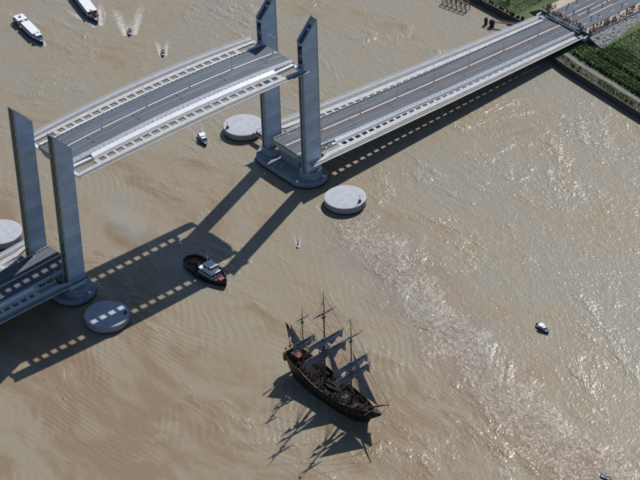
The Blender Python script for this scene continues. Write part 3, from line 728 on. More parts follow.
MB().tube([(-FL / 2 + .2, 0, 9.0), (-FL / 2 - 2.6, 0, 20.8)], [.14, .06], 6).build('flagstaff', m_spar, fr)
flag = MB(); fv = []; ff = []
for j in range(9):
    v = j / 8
    for i in range(10):
        u = i / 9; fold = .42 * math.sin(u * 9 + v * 2) * (.3 + v)
        wd = lerp(.3, 2.6, v ** .8)
        fv.append((-FL / 2 - 2.5 + 1.45 * v + .25 * math.sin(u * 7), (u - .1) * wd + 0, 20.6 - 6.4 * v - .5 * u + 0))
        fv[-1] = (fv[-1][0] + fold * .5, fv[-1][1], fv[-1][2])
for j in range(8):
    for i in range(9):
        q = j * 10 + i; flag.add([], []); ff.append((q, q + 1, q + 11, q + 10))
flag.add(fv, ff); flag.mi = [0 if f % 9 < 3 else 1 if f % 9 < 5 else 2 for f in range(len(ff))]
fo = flag.build('ensign', [mat('flag_blue', (.012, .02, .09), .9), mat('flag_white', (.5, .5, .5), .9), mat('flag_red', (.28, .02, .025), .9)], fr); fo.modifiers.new('thick', 'SOLIDIFY').thickness = .02
# small white pennant on main, stern lanterns
MB().loft([[(-4.3, y, 41.0), (-5.3, y, 40.6), (-5.5, y, 42.0), (-4.3, y, 42.6)] for y in (-.02, .02)]).build('pennant', m_wh, fr)
MB().loft([[(10.8, y, 41.6), (9.9, y, 41.2), (9.8, y, 42.4), (10.8, y, 43.0)] for y in (-.02, .02)]).build('pennant', m_wh, fr)
for y in (-2, 0, 2): MB().lathe([(.15, 9.6), (.32, 9.9), (.32, 10.4), (.1, 10.7)], 8, (-FL / 2 - .7, y)).build('stern_lantern', m_hullstripe, fr)
for s in (1, -1):
    for i in range(6):
        MB().tube([(-7 + i * 3.4, s * 3.4, 5.15), (-7 + i * 3.4, s * 5.0, 5.25)], [.26, .18], 8).build('deck_gun', m_black, fr)

# ------------------------------------------------------------ people
def body_mesh(kind):
    me = bpy.data.meshes.new('person_skeleton')
    if kind == 0:   # standing, arms down
        v = [(0, 0, .95), (0, 0, 1.2), (0, 0, 1.42), (0, 0, 1.54), (.02, 0, 1.68), (0, .1, .88), (0, .11, .48), (0, .11, .06), (.12, .12, .03), (0, -.1, .88), (0, -.12, .48), (0, -.12, .06), (.12, -.13, .03),
             (0, .2, 1.4), (0, .27, 1.12), (.06, .28, .84), (0, -.2, 1.4), (0, -.27, 1.12), (.06, -.28, .84)]
    elif kind == 1:  # leaning on a rail, arms forward
        v = [(0, 0, .95), (.04, 0, 1.2), (.1, 0, 1.4), (.15, 0, 1.52), (.2, 0, 1.65), (0, .1, .88), (.03, .12, .48), (-.02, .12, .06), (.1, .13, .03), (0, -.1, .88), (-.02, -.12, .48), (-.06, -.12, .06), (.06, -.13, .03),
             (.1, .2, 1.37), (.2, .25, 1.15), (.42, .18, 1.1), (.1, -.2, 1.37), (.2, -.25, 1.15), (.42, -.18, 1.1)]
    else:            # mid-stride
        v = [(0, 0, .94), (.02, 0, 1.2), (.03, 0, 1.42), (.04, 0, 1.53), (.06, 0, 1.67), (0, .1, .87), (.16, .11, .48), (.2, .11, .06), (.32, .12, .04), (0, -.1, .87), (-.08, -.11, .48), (-.3, -.11, .12), (-.2, -.12, .04),
             (.02, .2, 1.39), (-.1, .26, 1.12), (-.02, .27, .88), (.02, -.2, 1.39), (.12, -.26, 1.12), (.3, -.24, .95)]
    e = [(0, 1), (1, 2), (2, 3), (3, 4), (0, 5), (5, 6), (6, 7), (7, 8), (0, 9), (9, 10), (10, 11), (11, 12), (2, 13), (13, 14), (14, 15), (2, 16), (16, 17), (17, 18)]
    rad = [.14, .13, .14, .055, .105, .09, .065, .045, .04, .09, .065, .045, .04, .06, .045, .035, .06, .045, .035]
    me.from_pydata(v, e, []); o = bpy.data.objects.new('tmp', me); C.objects.link(o)
    o.modifiers.new('skin', 'SKIN')
    for i, sv in enumerate(me.skin_vertices[0].data):
        k = rad[i]; sv.radius = (k, k * (1.25 if i < 3 else 1)); sv.use_root = i == 0
    dg = bpy.context.evaluated_depsgraph_get(); out = bpy.data.meshes.new_from_object(o.evaluated_get(dg)); bpy.data.objects.remove(o)
    return out
bodies = [body_mesh(k) for k in range(3)]
tops = [(.02, .02, .025), (.45, .45, .44), (.04, .06, .13), (.22, .04, .035), (.12, .11, .10), (.30, .24, .16), (.06, .09, .07), (.28, .12, .12)]
tm = [mat('clothing_top', c, .9) for c in tops]; lm = [mat('trousers', c, .9) for c in ((.02, .025, .04), (.05, .045, .04), (.16, .14, .11))]
m_hair = mat('hair', (.025, .016, .01), .8)
pm = []
for bi, bm_ in enumerate(bodies):
    for ti in range(8):
        me = bm_.copy(); me.name = 'person'; me.materials.clear()
        for m in (lm[ti % 3], tm[ti], m_skin, m_hair): me.materials.append(m)
        for p_ in me.polygons:
            z = p_.center.z; x = p_.center.x
            hand = abs(p_.center.y) > .16 and z < .93 or (bi == 1 and x > .36)
            p_.material_index = 2 if hand and z > .7 else 0 if z < .93 else 1 if z < 1.5 else (3 if p_.normal.z > .3 or p_.normal.x < -.3 else 2)
        pm.append((me, bi, ti))
cn = ['black', 'white', 'navy', 'dark red', 'grey-brown', 'tan', 'dark green', 'dusty pink']
def person(loc, rz, where, group, bi=None, cols=None):
    me, b, ti = random.choice([q for q in pm if (bi is None or q[1] == bi) and (cols is None or q[2] in cols)])
    o = link('person', me); o.location = loc; o.rotation_euler.z = rz; s = random.uniform(.94, 1.06); o.scale = (s, s, s)
    return tag(o, 'person in %s top %s' % (cn[ti], where), 'person', group)
# on the frigate
fm = Matrix.Translation((SX, SY, 0)) @ Matrix.Rotation(R(-90), 4, 'Z')
cnt = 0
while cnt < 150:
    x = random.uniform(-22, 21); t_ = (x + FL / 2) / FL; hb = abs(fr_r[int(t_ * 40)][0][1]) - .75
    if hb < .6: continue
    y = random.choice((-1, 1)) * hb * random.uniform(.55, 1) if random.random() < .75 else random.uniform(-hb, hb)
    if any(abs(x - mx) < .8 and abs(y) < .8 for _, mx, *_ in masts) or (abs(x + .6) < 4.2 and abs(y) < 1.7) or (-23.4 < x < -18.3 and abs(y) < 2.0): continue
    z = fd(t_) + .03
    p = fm @ Vector((x, y, z)); aft = 'aft' if x < -8 else 'amidships' if x < 9 else 'forward'
    person(p, random.uniform(0, 6.28), 'standing %s on the frigate deck' % aft, 'people aboard the frigate', random.choice((0, 0, 2)), (1, 1, 2, 3, 5, 7, 7, 0)); cnt += 1
# on the bow of the passenger boat and the tug
bpm = Matrix.Translation(pb2.location) @ Matrix.Rotation(R(-106), 4, 'Z')
for i in range(6):
    person(bpm @ Vector((random.uniform(10.2, 13.2), random.uniform(-1.1, 1.1), 1.7)), R(-106) + random.uniform(-.6, .6), 'in the open bow of the long-roofed passenger boat', 'people in the bow of the passenger boat', 0)

# ------------------------------------------------------------ right bank
BL = [(-700, 139), (-110, 195.2), (-75, 198.6), (-38, 201.9), (-22, 203.6), (-10, 206), (8, 214), (16, 217), (45, 217.5), (100, 219), (700, 250)]   # (Y, X) of the wall
bx_ = lambda y: interp(y, BL)
def ground_z(x, y):
    z = 3.0 + .05 * max(0, min(40, x - bx_(y) - 10))
    return z + .25 * noise.noise((x * .06, y * .06, 0))
def grass_mat():
    m = mat('grass_ground', (.085, .125, .045), .95, col2=(.05, .08, .03), scale=.12, bump=.15, bscale=1.5, detail=6)
    return m
ys = sorted(set([-700, -500, -350, -250, -180] + list(range(-140, 141, 4)) + [180, 250, 350, 500, 700] + [b[0] for b in BL]))
offs = [.3, 2, 4, 6, 8, 10, 13, 16, 20, 25, 30, 36, 44, 54, 66, 80, 100, 140, 200, 300, 500, 900, 2500]
vs = []; fs_ = []
for y in ys:
    for o in offs:
        x = bx_(y) + o; vs.append((x, y, ground_z(x, y)))
for j in range(len(ys) - 1):
    for i in range(len(offs) - 1):
        q = j * len(offs) + i; fs_.append((q, q + 1, q + len(offs) + 1, q + len(offs)))
tag(MB().add(vs, fs_).build('river_bank', grass_mat()), kind='structure')
# dirt strip and path laid over the bank
def strip(name, o0, o1, ya, yb, m, dz, off=0):
    vs = []; fs_ = []; yy = rng(ya, yb, 3)
    for y in yy:
        for k in range(4):
            o = lerp(o0, o1, k / 3) + .5 * noise.noise((y * .15, o0, off)) * (k in (0, 3)); x = bx_(y) + o; vs.append((x, y, ground_z(x, y) + dz))
    for j in range(len(yy) - 1):
        for i in range(3): q = j * 4 + i; fs_.append((q, q + 1, q + 5, q + 4))
    return tag(MB().add(vs, fs_).build(name, m), kind='structure')
m_dirt = mat('scrub_dirt', (.15, .13, .095), .95, col2=(.07, .075, .04), scale=.35, bump=.1)
strip('dirt_verge', .4, 5.4, -300, -14, m_dirt, .06)
strip('footpath', 5.6, 7.9, -300, -16, m_path, .10)
strip('dirt_verge', .4, 2.6, 17, 300, m_dirt, .06)
# quay walls
def quay(label, ya, yb):
    t = thing('quay_wall', label, 'wall', (bx_((ya + yb) / 2), (ya + yb) / 2, 0)); ox, oy = t.location.x, t.location.y
    yy = rng(ya, yb, 6)
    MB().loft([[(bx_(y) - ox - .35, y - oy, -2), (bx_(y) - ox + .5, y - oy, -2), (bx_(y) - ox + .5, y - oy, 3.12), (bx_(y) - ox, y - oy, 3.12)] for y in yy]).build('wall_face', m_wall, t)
    for a, b in zip(yy, yy[1:]):
        if abs(a) > 130: continue
        MB().loft([[(bx_(y) - ox - .12, y - oy, 3.14), (bx_(y) - ox + .6, y - oy, 3.14), (bx_(y) - ox + .6, y - oy, 3.42), (bx_(y) - ox - .12, y - oy, 3.42)] for y in (a + .06, b - .06)]).build('coping_stone', m_wall, t)
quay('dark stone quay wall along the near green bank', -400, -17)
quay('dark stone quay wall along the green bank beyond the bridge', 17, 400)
quay('quay wall in the shade beneath the end of the fixed span', -16.8, 16.8)
# approach road on its embankment
ab = thing('abutment', 'pale concrete abutment carrying the bank end of the fixed span', 'abutment', (226, 0, 0))
MB().box(-2.0, 1.6, -14.6, 14.6, 2, 5.0).build('bearing_wall', m_concd, ab)
for s in (1, -1): MB().loft([[(-2, y, 2), (9, y, 2), (9, y, 6.3), (-2, y, 5.6)] for y in sorted((s * 14.65, s * 15.6))]).build('wing_wall', m_conc, ab)
MB().loft([[(x, y, 2.2) for x, y in ((226, -26), (226, 24), (1200, 24), (1200, -26))], [(x, y, 6.2) for x, y in ((227.7, -16.8), (227.7, 16.8), (1200, 16.8), (1200, -16.8))]]).build('embankment', grass_mat()); tag(C.objects['embankment'], kind='structure')
tag(MB().box(225.06, 1200, -11.0, 11.0, 5.9, 6.38).build('road', m_asph), kind='structure')
for s in (1, -1):
    tag(MB().box(227.8, 1200, *sorted((s * 11.02, s * 16.4)), 5.9, 6.5).build('pavement', m_pave), kind='structure')
    tag(MB().box(226.2, 420, *sorted((s * 3.54, s * 3.7)), 6.3, 6.386).build('road_marking', m_paint), kind='structure')
    tag(MB().box(226.2, 420, *sorted((s * .5, s * 3.5)), 6.3, 6.384).build('reserved_lane', m_brown), kind='structure')
    for x in range(232, 300, 9): tag(MB().box(x, x + 3, *sorted((s * 7.2, s * 7.4)), 6.3, 6.386).build('road_marking', m_paint), kind='structure')
for x0_, x1_, y in ((226.5, 232, .25), (236, 300, .3), (233, 250, 3.3), (240, 256, -3.3)): tag(MB().box(x0_, x1_, y - .3, y + .3, 6.3, 6.5).build('traffic_island', m_conc), kind='structure')
# riprap slope below the near pavement
rp = MB()
for i in range(1500):
    x = random.uniform(226, 262); t_ = random.random(); y = -16.9 - 7.5 * t_; z = 6.2 - 3.0 * t_ * (.85 if x > 230 else .95)
    s = random.uniform(.25, .7); ang = random.random() * 6.28
    top = [Vector((math.cos(ang + k * 1.257) * s * random.uniform(.7, 1.1), math.sin(ang + k * 1.257) * s * random.uniform(.7, 1.1), 0)) for k in range(5)]
    rp.loft([[(x + q.x, y + q.y, z - .2) for q in top], [(x + q.x * .7, y + q.y * .7, z + s * random.uniform(.3, .6)) for q in top]])
tag(rp.build('riprap', m_stone), 'pale grey boulders heaped on the slope below the crowded pavement', 'riprap', kind='stuff')

# crowd barriers across the road end
cb = thing('crowd_barrier', 'white crowd barrier across the road at the bank', 'barrier', (226.4, 0, 6.4), group='crowd barriers across the road')
MB().tube([(0, -1.1, .1), (0, -1.1, 1.1), (0, 1.1, 1.1), (0, 1.1, .1)], .05, 5).build('frame', m_wh, cb)
b_ = MB()
for i in range(11): b_.tube([(0, -1 + i * .2, .2), (0, -1 + i * .2, 1.1)], .02, 3)
b_.tube([(0, -1.1, .2), (0, 1.1, .2)], .03, 4); b_.build('bars', m_wh, cb)
for s in (1, -1): MB().box(-.3, .3, s * .8 - .04, s * .8 + .04, 0, .06).build('foot', m_wh, cb)
MB().box(.03, .06, -1.0, 1.0, .45, 1.0).build('sheet', m_wh, cb)
reg(cb)
for i in range(8):
    y = -8.8 + 2.5 * i
    o = cb if i == 0 else dup(cb); o.location = (226.6 - .02 * i, y, 6.39); o['label'] = 'white crowd barrier across the road at the bank, %s from the near kerb' % ['first', 'second', 'third', 'fourth', 'fifth', 'sixth', 'seventh', 'eighth'][i]
for i in range(38): person((227.3 + random.random() * 2.2, random.uniform(-10.5, 11), 6.39), math.pi + random.uniform(-.6, .6), 'in the crowd behind the barriers across the road', 'people behind the barriers', random.choice((0, 1)))
for i in range(80):
    x = 227.8 + 34 * random.random() ** 1.3; person((x, -16.2 + random.random() ** 2 * 4.4, 6.51), R(-100) + random.uniform(-.7, .7), 'in the crowd on the pavement above the boulders', 'people on the near pavement')
for i in range(10): person((228 + random.random() * 7, random.uniform(11.6, 15.8), 6.51), random.uniform(0, 6.28), 'on the far pavement at the bridge end', 'people on the far pavement')
for i in range(14): person((236 + random.random() * 22, random.uniform(-10.4, 10.2), 6.39), random.uniform(0, 6.28), 'walking on the closed road', 'people walking on the road', 2)
# the rest of the crowd, too dense to pick apart
cv = []; cf = []; cm = []
cmats = lm + tm + [m_skin, m_hair]
for i in range(170):
    me, b_i, ti = random.choice(pm)
    if i < 90: px, py, pz, rz = 227.8 + 40 * random.random() ** 1.5, -16.3 + random.random() ** 2.5 * 4.6, 6.51, R(-100) + random.uniform(-.8, .8)
    elif i < 145: px, py, pz, rz = 227.2 + random.random() ** 2 * 4, random.uniform(-10.6, 12), 6.39, math.pi + random.uniform(-.8, .8)
    else: px, py, pz, rz = 227.9 + random.random() * 5, random.uniform(11.4, 16), 6.51, random.uniform(0, 6.28)
    mx = Matrix.Translation((px, py, pz)) @ Matrix.Rotation(rz, 4, 'Z'); o_ = len(cv); cv += [tuple(mx @ v.co) for v in me.vertices]
    for p_ in me.polygons:
        cf.append(tuple(o_ + k for k in p_.vertices)); cm.append((ti % 3, 3 + ti, 11, 12)[p_.material_index])
me = bpy.data.meshes.new('crowd'); me.from_pydata(cv, [], cf)
for m in cmats: me.materials.append(m)
me.polygons.foreach_set('material_index', cm)
tag(link('crowd', me), 'dense crowd of onlookers packed at the bank end of the bridge', 'crowd', kind='stuff')
tag(MB().box(227.9, 262, -16.75, -16.6, 6.2, 7.3).build('parapet', m_conc), 'low pale parapet along the pavement above the boulders', 'parapet')

# shrubs, grass, trees
def foliage(name, m, r, h, n, seed, leaf=.22):
    rnd = random.Random(seed); mb = MB(); cl = [(rnd.uniform(-.6, .6) * r, rnd.uniform(-.6, .6) * r, rnd.uniform(.25, .8) * h, rnd.uniform(.35, .6) * r) for _ in range(7)]
    for i in range(n):
        c = rnd.choice(cl); d = Vector((rnd.gauss(0, 1), rnd.gauss(0, 1), rnd.gauss(0, 1))).normalized() * c[3] * rnd.uniform(.6, 1.05)
        p = Vector((c[0], c[1], c[2])) + d; p.z = max(.05, p.z)
        a = Vector((rnd.gauss(0, 1), rnd.gauss(0, 1), rnd.gauss(0, 1))).normalized(); b = a.orthogonal().normalized() * leaf * rnd.uniform(.6, 1.2); a = a * leaf * rnd.uniform(.8, 1.7)
        mb.add([p - b, p + a, p + b, p - a], [(0, 1, 2, 3)])
    me = bpy.data.meshes.new(name); me.from_pydata(mb.v, [], mb.f); me.materials.append(m); return me
fol = [foliage('foliage', m_green if k % 2 else m_green2, 1.5, 2.0, 420, k, .24) for k in range(4)]
stem = MB().tube([(0, 0, -.3), (.05, 0, .9)], [.09, .04], 5).tube([(0, 0, .3), (.5, .3, 1.3)], [.05, .02], 4).tube([(0, 0, .3), (-.4, -.3, 1.2)], [.05, .02], 4).mesh('stem', m_twig)
def shrub(x, y, k, s, label, group):
    t = thing('shrub', label, 'shrub', (x, y, ground_z(x, y)), random.random() * 6.28, group); t.scale = (s, s, s * random.uniform(.8, 1.1))
    link('foliage', fol[k], t); link('stem', stem, t)
y = -19
while y > -92:
    shrub(bx_(y) + 10.4 + random.uniform(-.5, .5), y, random.randrange(4), random.uniform(.5, .8), 'leafy shrub in the hedge line beside the footpath', 'shrubs of the hedge along the footpath'); y -= random.uniform(1.6, 2.5)
y = -27
while y > -80:
    shrub(bx_(y) + 18.6 + random.uniform(-.5, .5), y, random.choice((0, 2)), random.uniform(.4, .65), 'leafy shrub in the dark hedge row on the grass field', 'shrubs of the hedge on the field'); y -= random.uniform(1.5, 2.4)
y = 19
while y < 70:
    shrub(bx_(y) + 1.6 + random.uniform(-.3, .3), y, random.choice((0, 2)), random.uniform(.45, .8), 'low bush on the quay edge beyond the bridge', 'bushes on the quay edge beyond the bridge'); y += random.uniform(1.8, 3.2)
for i in range(22):
    y = random.uniform(-90, -18); shrub(bx_(y) + random.uniform(1, 4.8), y, random.choice((0, 2)), random.uniform(.22, .42), 'stunted scrub bush on the bare strip above the quay wall', 'scrub bushes on the bare strip')
gb = MB()
for i in range(34000):
    near = random.random() < .8
    if near: y = random.uniform(-95, -15); o = random.choice((random.uniform(8.6, 30), random.uniform(8.6, 75), random.uniform(1, 5.4) if random.random() < .25 else random.uniform(11, 60)))
    else: y = random.uniform(25, 80); o = random.uniform(2.5, 50)
    if near and o > 11: o = 11 + round((o - 11) / 2.3) * 2.3 + random.gauss(0, .6)
    x = bx_(y) + o
    if x > 226 and -25.5 < y < 24: continue
    z = ground_z(x, y); a = random.random() * 6.28; s = random.uniform(.25, .6) * (1.25 if noise.noise((x * .12, y * .12, 3)) > 0 else .8); c, d = math.cos(a) * .2, math.sin(a) * .2
    gb.add([(x - c, y - d, z - .05), (x + c, y + d, z - .05), (x + d * 1.6, y - c * 1.6, z + s), ], [(0, 1, 2)])
    gb.add([(x - d, y + c, z - .05), (x + d, y - c, z - .05), (x - c * 1.6, y + d * 1.3, z + s * .9)], [(0, 1, 2)])
me = bpy.data.meshes.new('grass'); me.from_pydata(gb.v, [], gb.f); me.materials.append(m_grassb)
tag(link('grass', me), 'long green grass covering the river bank', 'grass', kind='stuff')
def tree(x, y, h, label, leafy):
    t = thing('tree', label, 'tree', (x, y, ground_z(x, y)), 0); rnd = random.Random(int(x)); mb = MB(); tips = []
    mb.tube([(0, 0, -.3), (.1, .05, h * .35)], [.2, .13], 7)
    for i in range(9):
        a = i * 2.4; p0 = Vector((.1, .05, h * (.2 + .02 * i))); d = Vector((math.cos(a), math.sin(a), 1.1)).normalized(); p1 = p0 + d * h * .35; p2 = p1 + Vector((d.x * .7, d.y * .7, .9)).normalized() * h * .22
        mb.tube([p0, p1, p2], [.08, .05, .015], 5); tips += [p1, p2]
        for q in range(5):
            e = p1.lerp(p2, rnd.random()) + Vector((rnd.gauss(0, .6), rnd.gauss(0, .6), rnd.uniform(0, .8))); mb.tube([p1.lerp(p2, rnd.random() * .6), e], [.03, .012], 3); tips.append(e)
    mb.build('trunk', m_twig, t)
    cr = MB()
    for p in tips:
        for q in range(leafy):
            c = p + Vector((rnd.gauss(0, .55), rnd.gauss(0, .55), rnd.gauss(0, .4))); a = Vector((rnd.gauss(0, 1), rnd.gauss(0, 1), rnd.gauss(0, 1))).normalized(); b = a.orthogonal().normalized() * .13; a = a * .2
            cr.add([c - b, c + a, c + b, c - a], [(0, 1, 2, 3)])
    me = bpy.data.meshes.new('crown'); me.from_pydata(cr.v, [], cr.f); me.materials.append(mat('spring_leaf', (.12, .085, .06), .7, col2=(.07, .07, .035), scale=1, trans=.2)); link('crown', me, t)
tree(226.5, 37, 6.5, 'nearly bare brownish tree on the grass beyond the bridge, right of another', 14)
tree(231, 51, 5.5, 'nearly bare brownish tree at the top edge beyond the bridge', 14)

# ------------------------------------------------------------ mooring stagings off the far bank
def staging(label, x, y, n, pitch, rz):
    t = thing('mooring_staging', label, 'jetty', (x, y, 0), rz)
    for i in range(n):
        for s in (1, -1): MB().tube([(i * pitch, s * 1.5, -1.5), (i * pitch, s * 1.4, 4.2)], .2, 6).build('pile', m_dark, t)
        MB().box(i * pitch - .15, i * pitch + .15, -1.8, 1.8, 3.6, 4.0).build('cap_beam', m_iron, t)
        if i < n - 1:
            for s in (1, -1): MB().bar((i * pitch, s * 1.45, .6), ((i + 1) * pitch, s * 1.45, 3.6), .12).bar((i * pitch, s * 1.45, 3.6), ((i + 1) * pitch, s * 1.45, .6), .12).build('brace', m_dark, t)
    for s in (1, -1): MB().box(-.4, (n - 1) * pitch + .4, s * 1.3 - .15, s * 1.3 + .15, 4.02, 4.3).build('walk_beam', m_iron, t)
    return t
staging('dark timber staging in the water at the top edge', 207.5, 61, 6, 2.8, R(-80))
dl = thing('mooring_dolphin', 'pair of black pile clusters by the far bank with a gangway', 'mooring', (207.2, 31, 0))
for dx, dy, r_ in ((0, .9, .75), (.7, -2.4, 1.15)):
    MB().lathe([(r_, -2), (r_, 3.2), (r_ * .7, 3.6)], 14, (dx, dy)).build('pile_cluster', m_black, dl)
    MB().lathe([(r_ * 1.25, 1.6), (r_ * 1.25, 2.4)], 14, (dx, dy)).build('fender_ring', m_dark, dl)
MB().loft([[(.7, -3.3, 2.4), (1.9, -3.3, 2.4), (1.9, -3.3, 2.6), (.7, -3.3, 2.6)], [(6.4, -13.5, 2.9), (7.6, -13.5, 2.9), (7.6, -13.5, 3.1), (6.4, -13.5, 3.1)]]).build('gangway_deck', m_iron, dl)
for dx in (0, 1.2): MB().tube([(.7 + dx, -3.3, 3.5), (6.4 + dx, -13.5, 4.0)], .05, 4).build('gangway_rail', m_steel, dl)

# ------------------------------------------------------------ foam behind boats and round the islets
def foam_mat(name, dens):
    m = bpy.data.materials.new(name); m.use_nodes = True; n = m.node_tree.nodes; L = m.node_tree.links; b = n['Principled BSDF']
    b.inputs['Base Color'].default_value = (.62, .58, .53, 1); b.inputs['Roughness'].default_value = .9
    at = n.new('ShaderNodeAttribute'); at.attribute_name = 'foam'; tc = n.new('ShaderNodeTexCoord')
    t = n.new('ShaderNodeTexNoise'); t.inputs['Scale'].default_value = .6; t.inputs['Detail'].default_value = 7; t.inputs['Roughness'].default_value = .68; L.new(tc.outputs['Object'], t.inputs['Vector'])
    a = n.new('ShaderNodeMath'); a.operation = 'ADD'; L.new(t.outputs['Fac'], a.inputs[0]); L.new(at.outputs['Fac'], a.inputs[1])
    r_ = n.new('ShaderNodeMapRange'); r_.inputs['From Min'].default_value = 1.0; r_.inputs['From Max'].default_value = 1.42; r_.inputs['To Max'].default_value = dens; L.new(a.outputs[0], r_.inputs['Value'])
    tr = n.new('ShaderNodeBsdfTransparent'); mx = n.new('ShaderNodeMixShader'); L.new(r_.outputs[0], mx.inputs[0]); L.new(tr.outputs[0], mx.inputs[1]); L.new(b.outputs[0], mx.inputs[2]); L.new(mx.outputs[0], n['Material Output'].inputs[0])
    return m
m_foam = foam_mat('foam', .85)
FZC = [0]
def foam(label, paths):
    """paths: list of (points, widths, strengths); a soft-edged ribbon each"""
    FZC[0] += 1
    v = []; f = []; att = []
    for pi, (pts, wd, st) in enumerate(paths):
        o = len(v); pts = [Vector((*p, 0)) for p in pts]; n = 7; z = .03 + .012 * pi + .001 * FZC[0]
        fine = [];  N_ = 24
        for i in range(N_ + 1):
            t_ = i / N_ * (len(pts) - 1); a = min(int(t_), len(pts) - 2); u = t_ - a
            fine.append((pts[a].lerp(pts[a + 1], u), lerp(wd[a], wd[a + 1], u), lerp(st[a], st[a + 1], u)))
        for i, (p, w_, s_) in enumerate(fine):
            d = (fine[min(i + 1, N_)][0] - fine[max(i - 1, 0)][0]).normalized(); q = Vector((-d.y, d.x, 0))
            for k in range(n):
                c = k / (n - 1) * 2 - 1; v.append(p + q * c * w_ / 2 + Vector((0, 0, z))); att.append(s_ * (1 - c * c) if abs(c) < .99 else 0)
        for i in range(N_):
            for k in range(n - 1): a = o + i * n + k; f.append((a, a + 1, a + n + 1, a + n))
    me = bpy.data.meshes.new('foam'); me.from_pydata(v, [], f); me.materials.append(m_foam)
    A = me.attributes.new('foam', 'FLOAT', 'POINT'); A.data.foreach_set('value', att)
    tag(link('foam', me), label, 'foam', kind='stuff')
def dirv(a): return Vector((math.cos(a), math.sin(a)))
def wake(label, loc, rz, L_, spread, strength, Bm):
    d = -dirv(R(rz)); q = Vector((-d.y, d.x)); p = Vector(loc)
    path = []
    for s in (1, -1): path.append(([p + q * s * Bm * .3 - d * 2, p + d * L_ * .4 + q * s * spread * .45, p + d * L_ + q * s * spread], [Bm * .8, Bm * 1.2, Bm * 1.8], [strength, strength * .85, .2]))
    path.append(([p, p + d * L_ * .3, p + d * L_ * .7], [Bm * .9, Bm * 1.2, Bm * 1.5], [strength, strength * .6, .1]))
    foam(label, path)
wake('white wake spreading behind the dark motorboat near the top edge', (79.2, 140.6), -124, 42, 11, .88, 7.0)
wake('short wake behind the tiny dark boat by the raised span', (78.9, 114.4), -125, 20, 4.5, .9, 3.6)
wake('foam around the bow and sides of the long-roofed boat', (72.6, 158), -106, 30, 13, .95, 4.2)
wake('foam at the bow of the white-roofed passenger boat', (42.6, 160.5), -99, 18, 6.5, .85, 3.0)
wake('wake behind the cabin cruiser near the far islet', (48, 46.5), -112, 24, 6, .66, 4.0)
wake('wake of the tiny speedboat below the right pier', (26.8, -45.0), -129, 16, 3, .72, 2.6)
wake('faint wash behind the lone motorboat at the right', (60.2, -150), -95, 9, 2, .42, 2.4)
foam('foam streak curling round the left side of the sunlit islet', [([(66, -26.5), (56, -25.6), (50, -30), (48.5, -38), (51, -46)], [1.2, 1.8, 2.6, 2.4, 1.0], [.2, .5, .72, .6, .2])])
foam('foam along the pier edge near the far islet', [([(52, 22), (51.6, 14), (51.5, 4)], [1.2, 1.8, .8], [.3, .6, .2])])

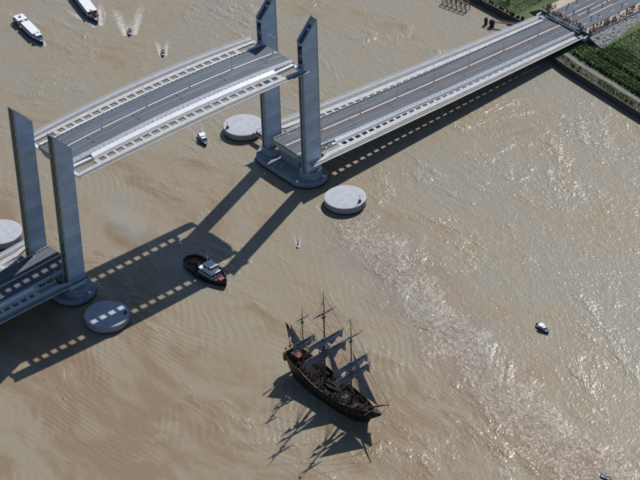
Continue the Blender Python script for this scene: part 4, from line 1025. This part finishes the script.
# ------------------------------------------------------------ wisps of gun smoke drifting low over the water
def smoke(label, loc, size, dens, seed):
    m = bpy.data.materials.new('smoke'); m.use_nodes = True; n = m.node_tree.nodes; L = m.node_tree.links; n.clear()
    out = n.new('ShaderNodeOutputMaterial'); v = n.new('ShaderNodeVolumePrincipled'); v.inputs['Color'].default_value = (.9, .92, .96, 1); v.inputs['Anisotropy'].default_value = .1
    tc = n.new('ShaderNodeTexCoord'); ln = n.new('ShaderNodeVectorMath'); ln.operation = 'LENGTH'; L.new(tc.outputs['Object'], ln.inputs[0])
    nz = n.new('ShaderNodeTexNoise'); nz.inputs['Scale'].default_value = 3.2; nz.inputs['Detail'].default_value = 5; mp = n.new('ShaderNodeMapping'); mp.inputs['Location'].default_value = (seed, 0, 0)
    L.new(tc.outputs['Object'], mp.inputs[0]); L.new(mp.outputs[0], nz.inputs['Vector'])
    a = n.new('ShaderNodeMath'); a.operation = 'MULTIPLY'; a.inputs[1].default_value = 1.9; L.new(nz.outputs['Fac'], a.inputs[0])
    b = n.new('ShaderNodeMath'); b.operation = 'SUBTRACT'; L.new(a.outputs[0], b.inputs[0]); L.new(ln.outputs['Value'], b.inputs[1])
    r_ = n.new('ShaderNodeMapRange'); r_.inputs['From Min'].default_value = .12; r_.inputs['From Max'].default_value = .9; r_.inputs['To Max'].default_value = dens; L.new(b.outputs[0], r_.inputs['Value'])
    L.new(r_.outputs[0], v.inputs['Density']); L.new(v.outputs[0], out.inputs['Volume'])
    prof = [(math.cos(a_ * math.pi / 10 - math.pi / 2) + .001, math.sin(a_ * math.pi / 10 - math.pi / 2)) for a_ in range(11)]
    o = MB().lathe(prof, 16).build('smoke', m); o.location = loc; o.scale = size; tag(o, label, 'smoke', kind='stuff')
smoke('faint bluish smoke drifting over the water right of the left towers', (-18, 12, 3.2), (9, 26, 3.0), .085, 1)
smoke('faint bluish smoke in the shadow of the raised span', (-21, -24, 3.0), (6, 11, 2.8), .06, 9)

foam('wash along the waterline of the frigate', [([(-27, -156), (-31, -150), (-32.4, -138), (-32.2, -122), (-30.5, -108)], [1.6, 1.8, 1.4, 1.2, 2.4], [.62, .5, .36, .36, .45]), ([(-27, -155), (-22.6, -149), (-21.4, -137), (-21.8, -112)], [1.6, 1.8, 1.2, 1.2], [.6, .48, .34, .3])])
foam('faint churned water trailing behind the frigate', [([(-27, -105), (-25, -92), (-21, -76), (-15, -60)], [5, 7, 8, 6], [.52, .46, .40, .2])])
foam('wash along the waterline of the tugboat', [([(-13, -49.4), (-17.4, -44), (-18.2, -34), (-16.5, -24)], [1.4, 1.6, 1.2, 1.2], [.62, .5, .4, .3]), ([(-13, -49.4), (-8.6, -44), (-7.8, -34), (-9.5, -24)], [1.4, 1.6, 1.2, 1.2], [.62, .5, .4, .3])])
foam('churned water behind the tugboat stern', [([(-13, -22), (-13.5, -14), (-12, -4)], [4, 5, 5], [.5, .44, .1])])
foam('foam ring at the foot of the far islet', [([(55.4, 41), (55.4, 33), (61, 28), (69, 28.6)], [1.0, 1.4, 1.2, .8], [.45, .6, .5, .3])])
foam('current streaks trailing from the right pier', [([(53, -16), (50, -28), (46, -44), (40, -60)], [2, 3, 4, 4], [.5, .46, .4, .1])])

foam('old wake trailing from the stern of the white-roofed passenger boat', [([(47, 188), (49, 198), (50, 215)], [4, 6, 8], [.6, .55, .4])])
foam('curved bow wave running out from the long-roofed boat', [([(66, 156), (62, 168), (60.5, 182)], [1.6, 2.2, 2.4], [.6, .66, .5]), ([(73, 154), (81, 163), (88, 176)], [1.8, 2.4, 2.6], [.7, .7, .5])])
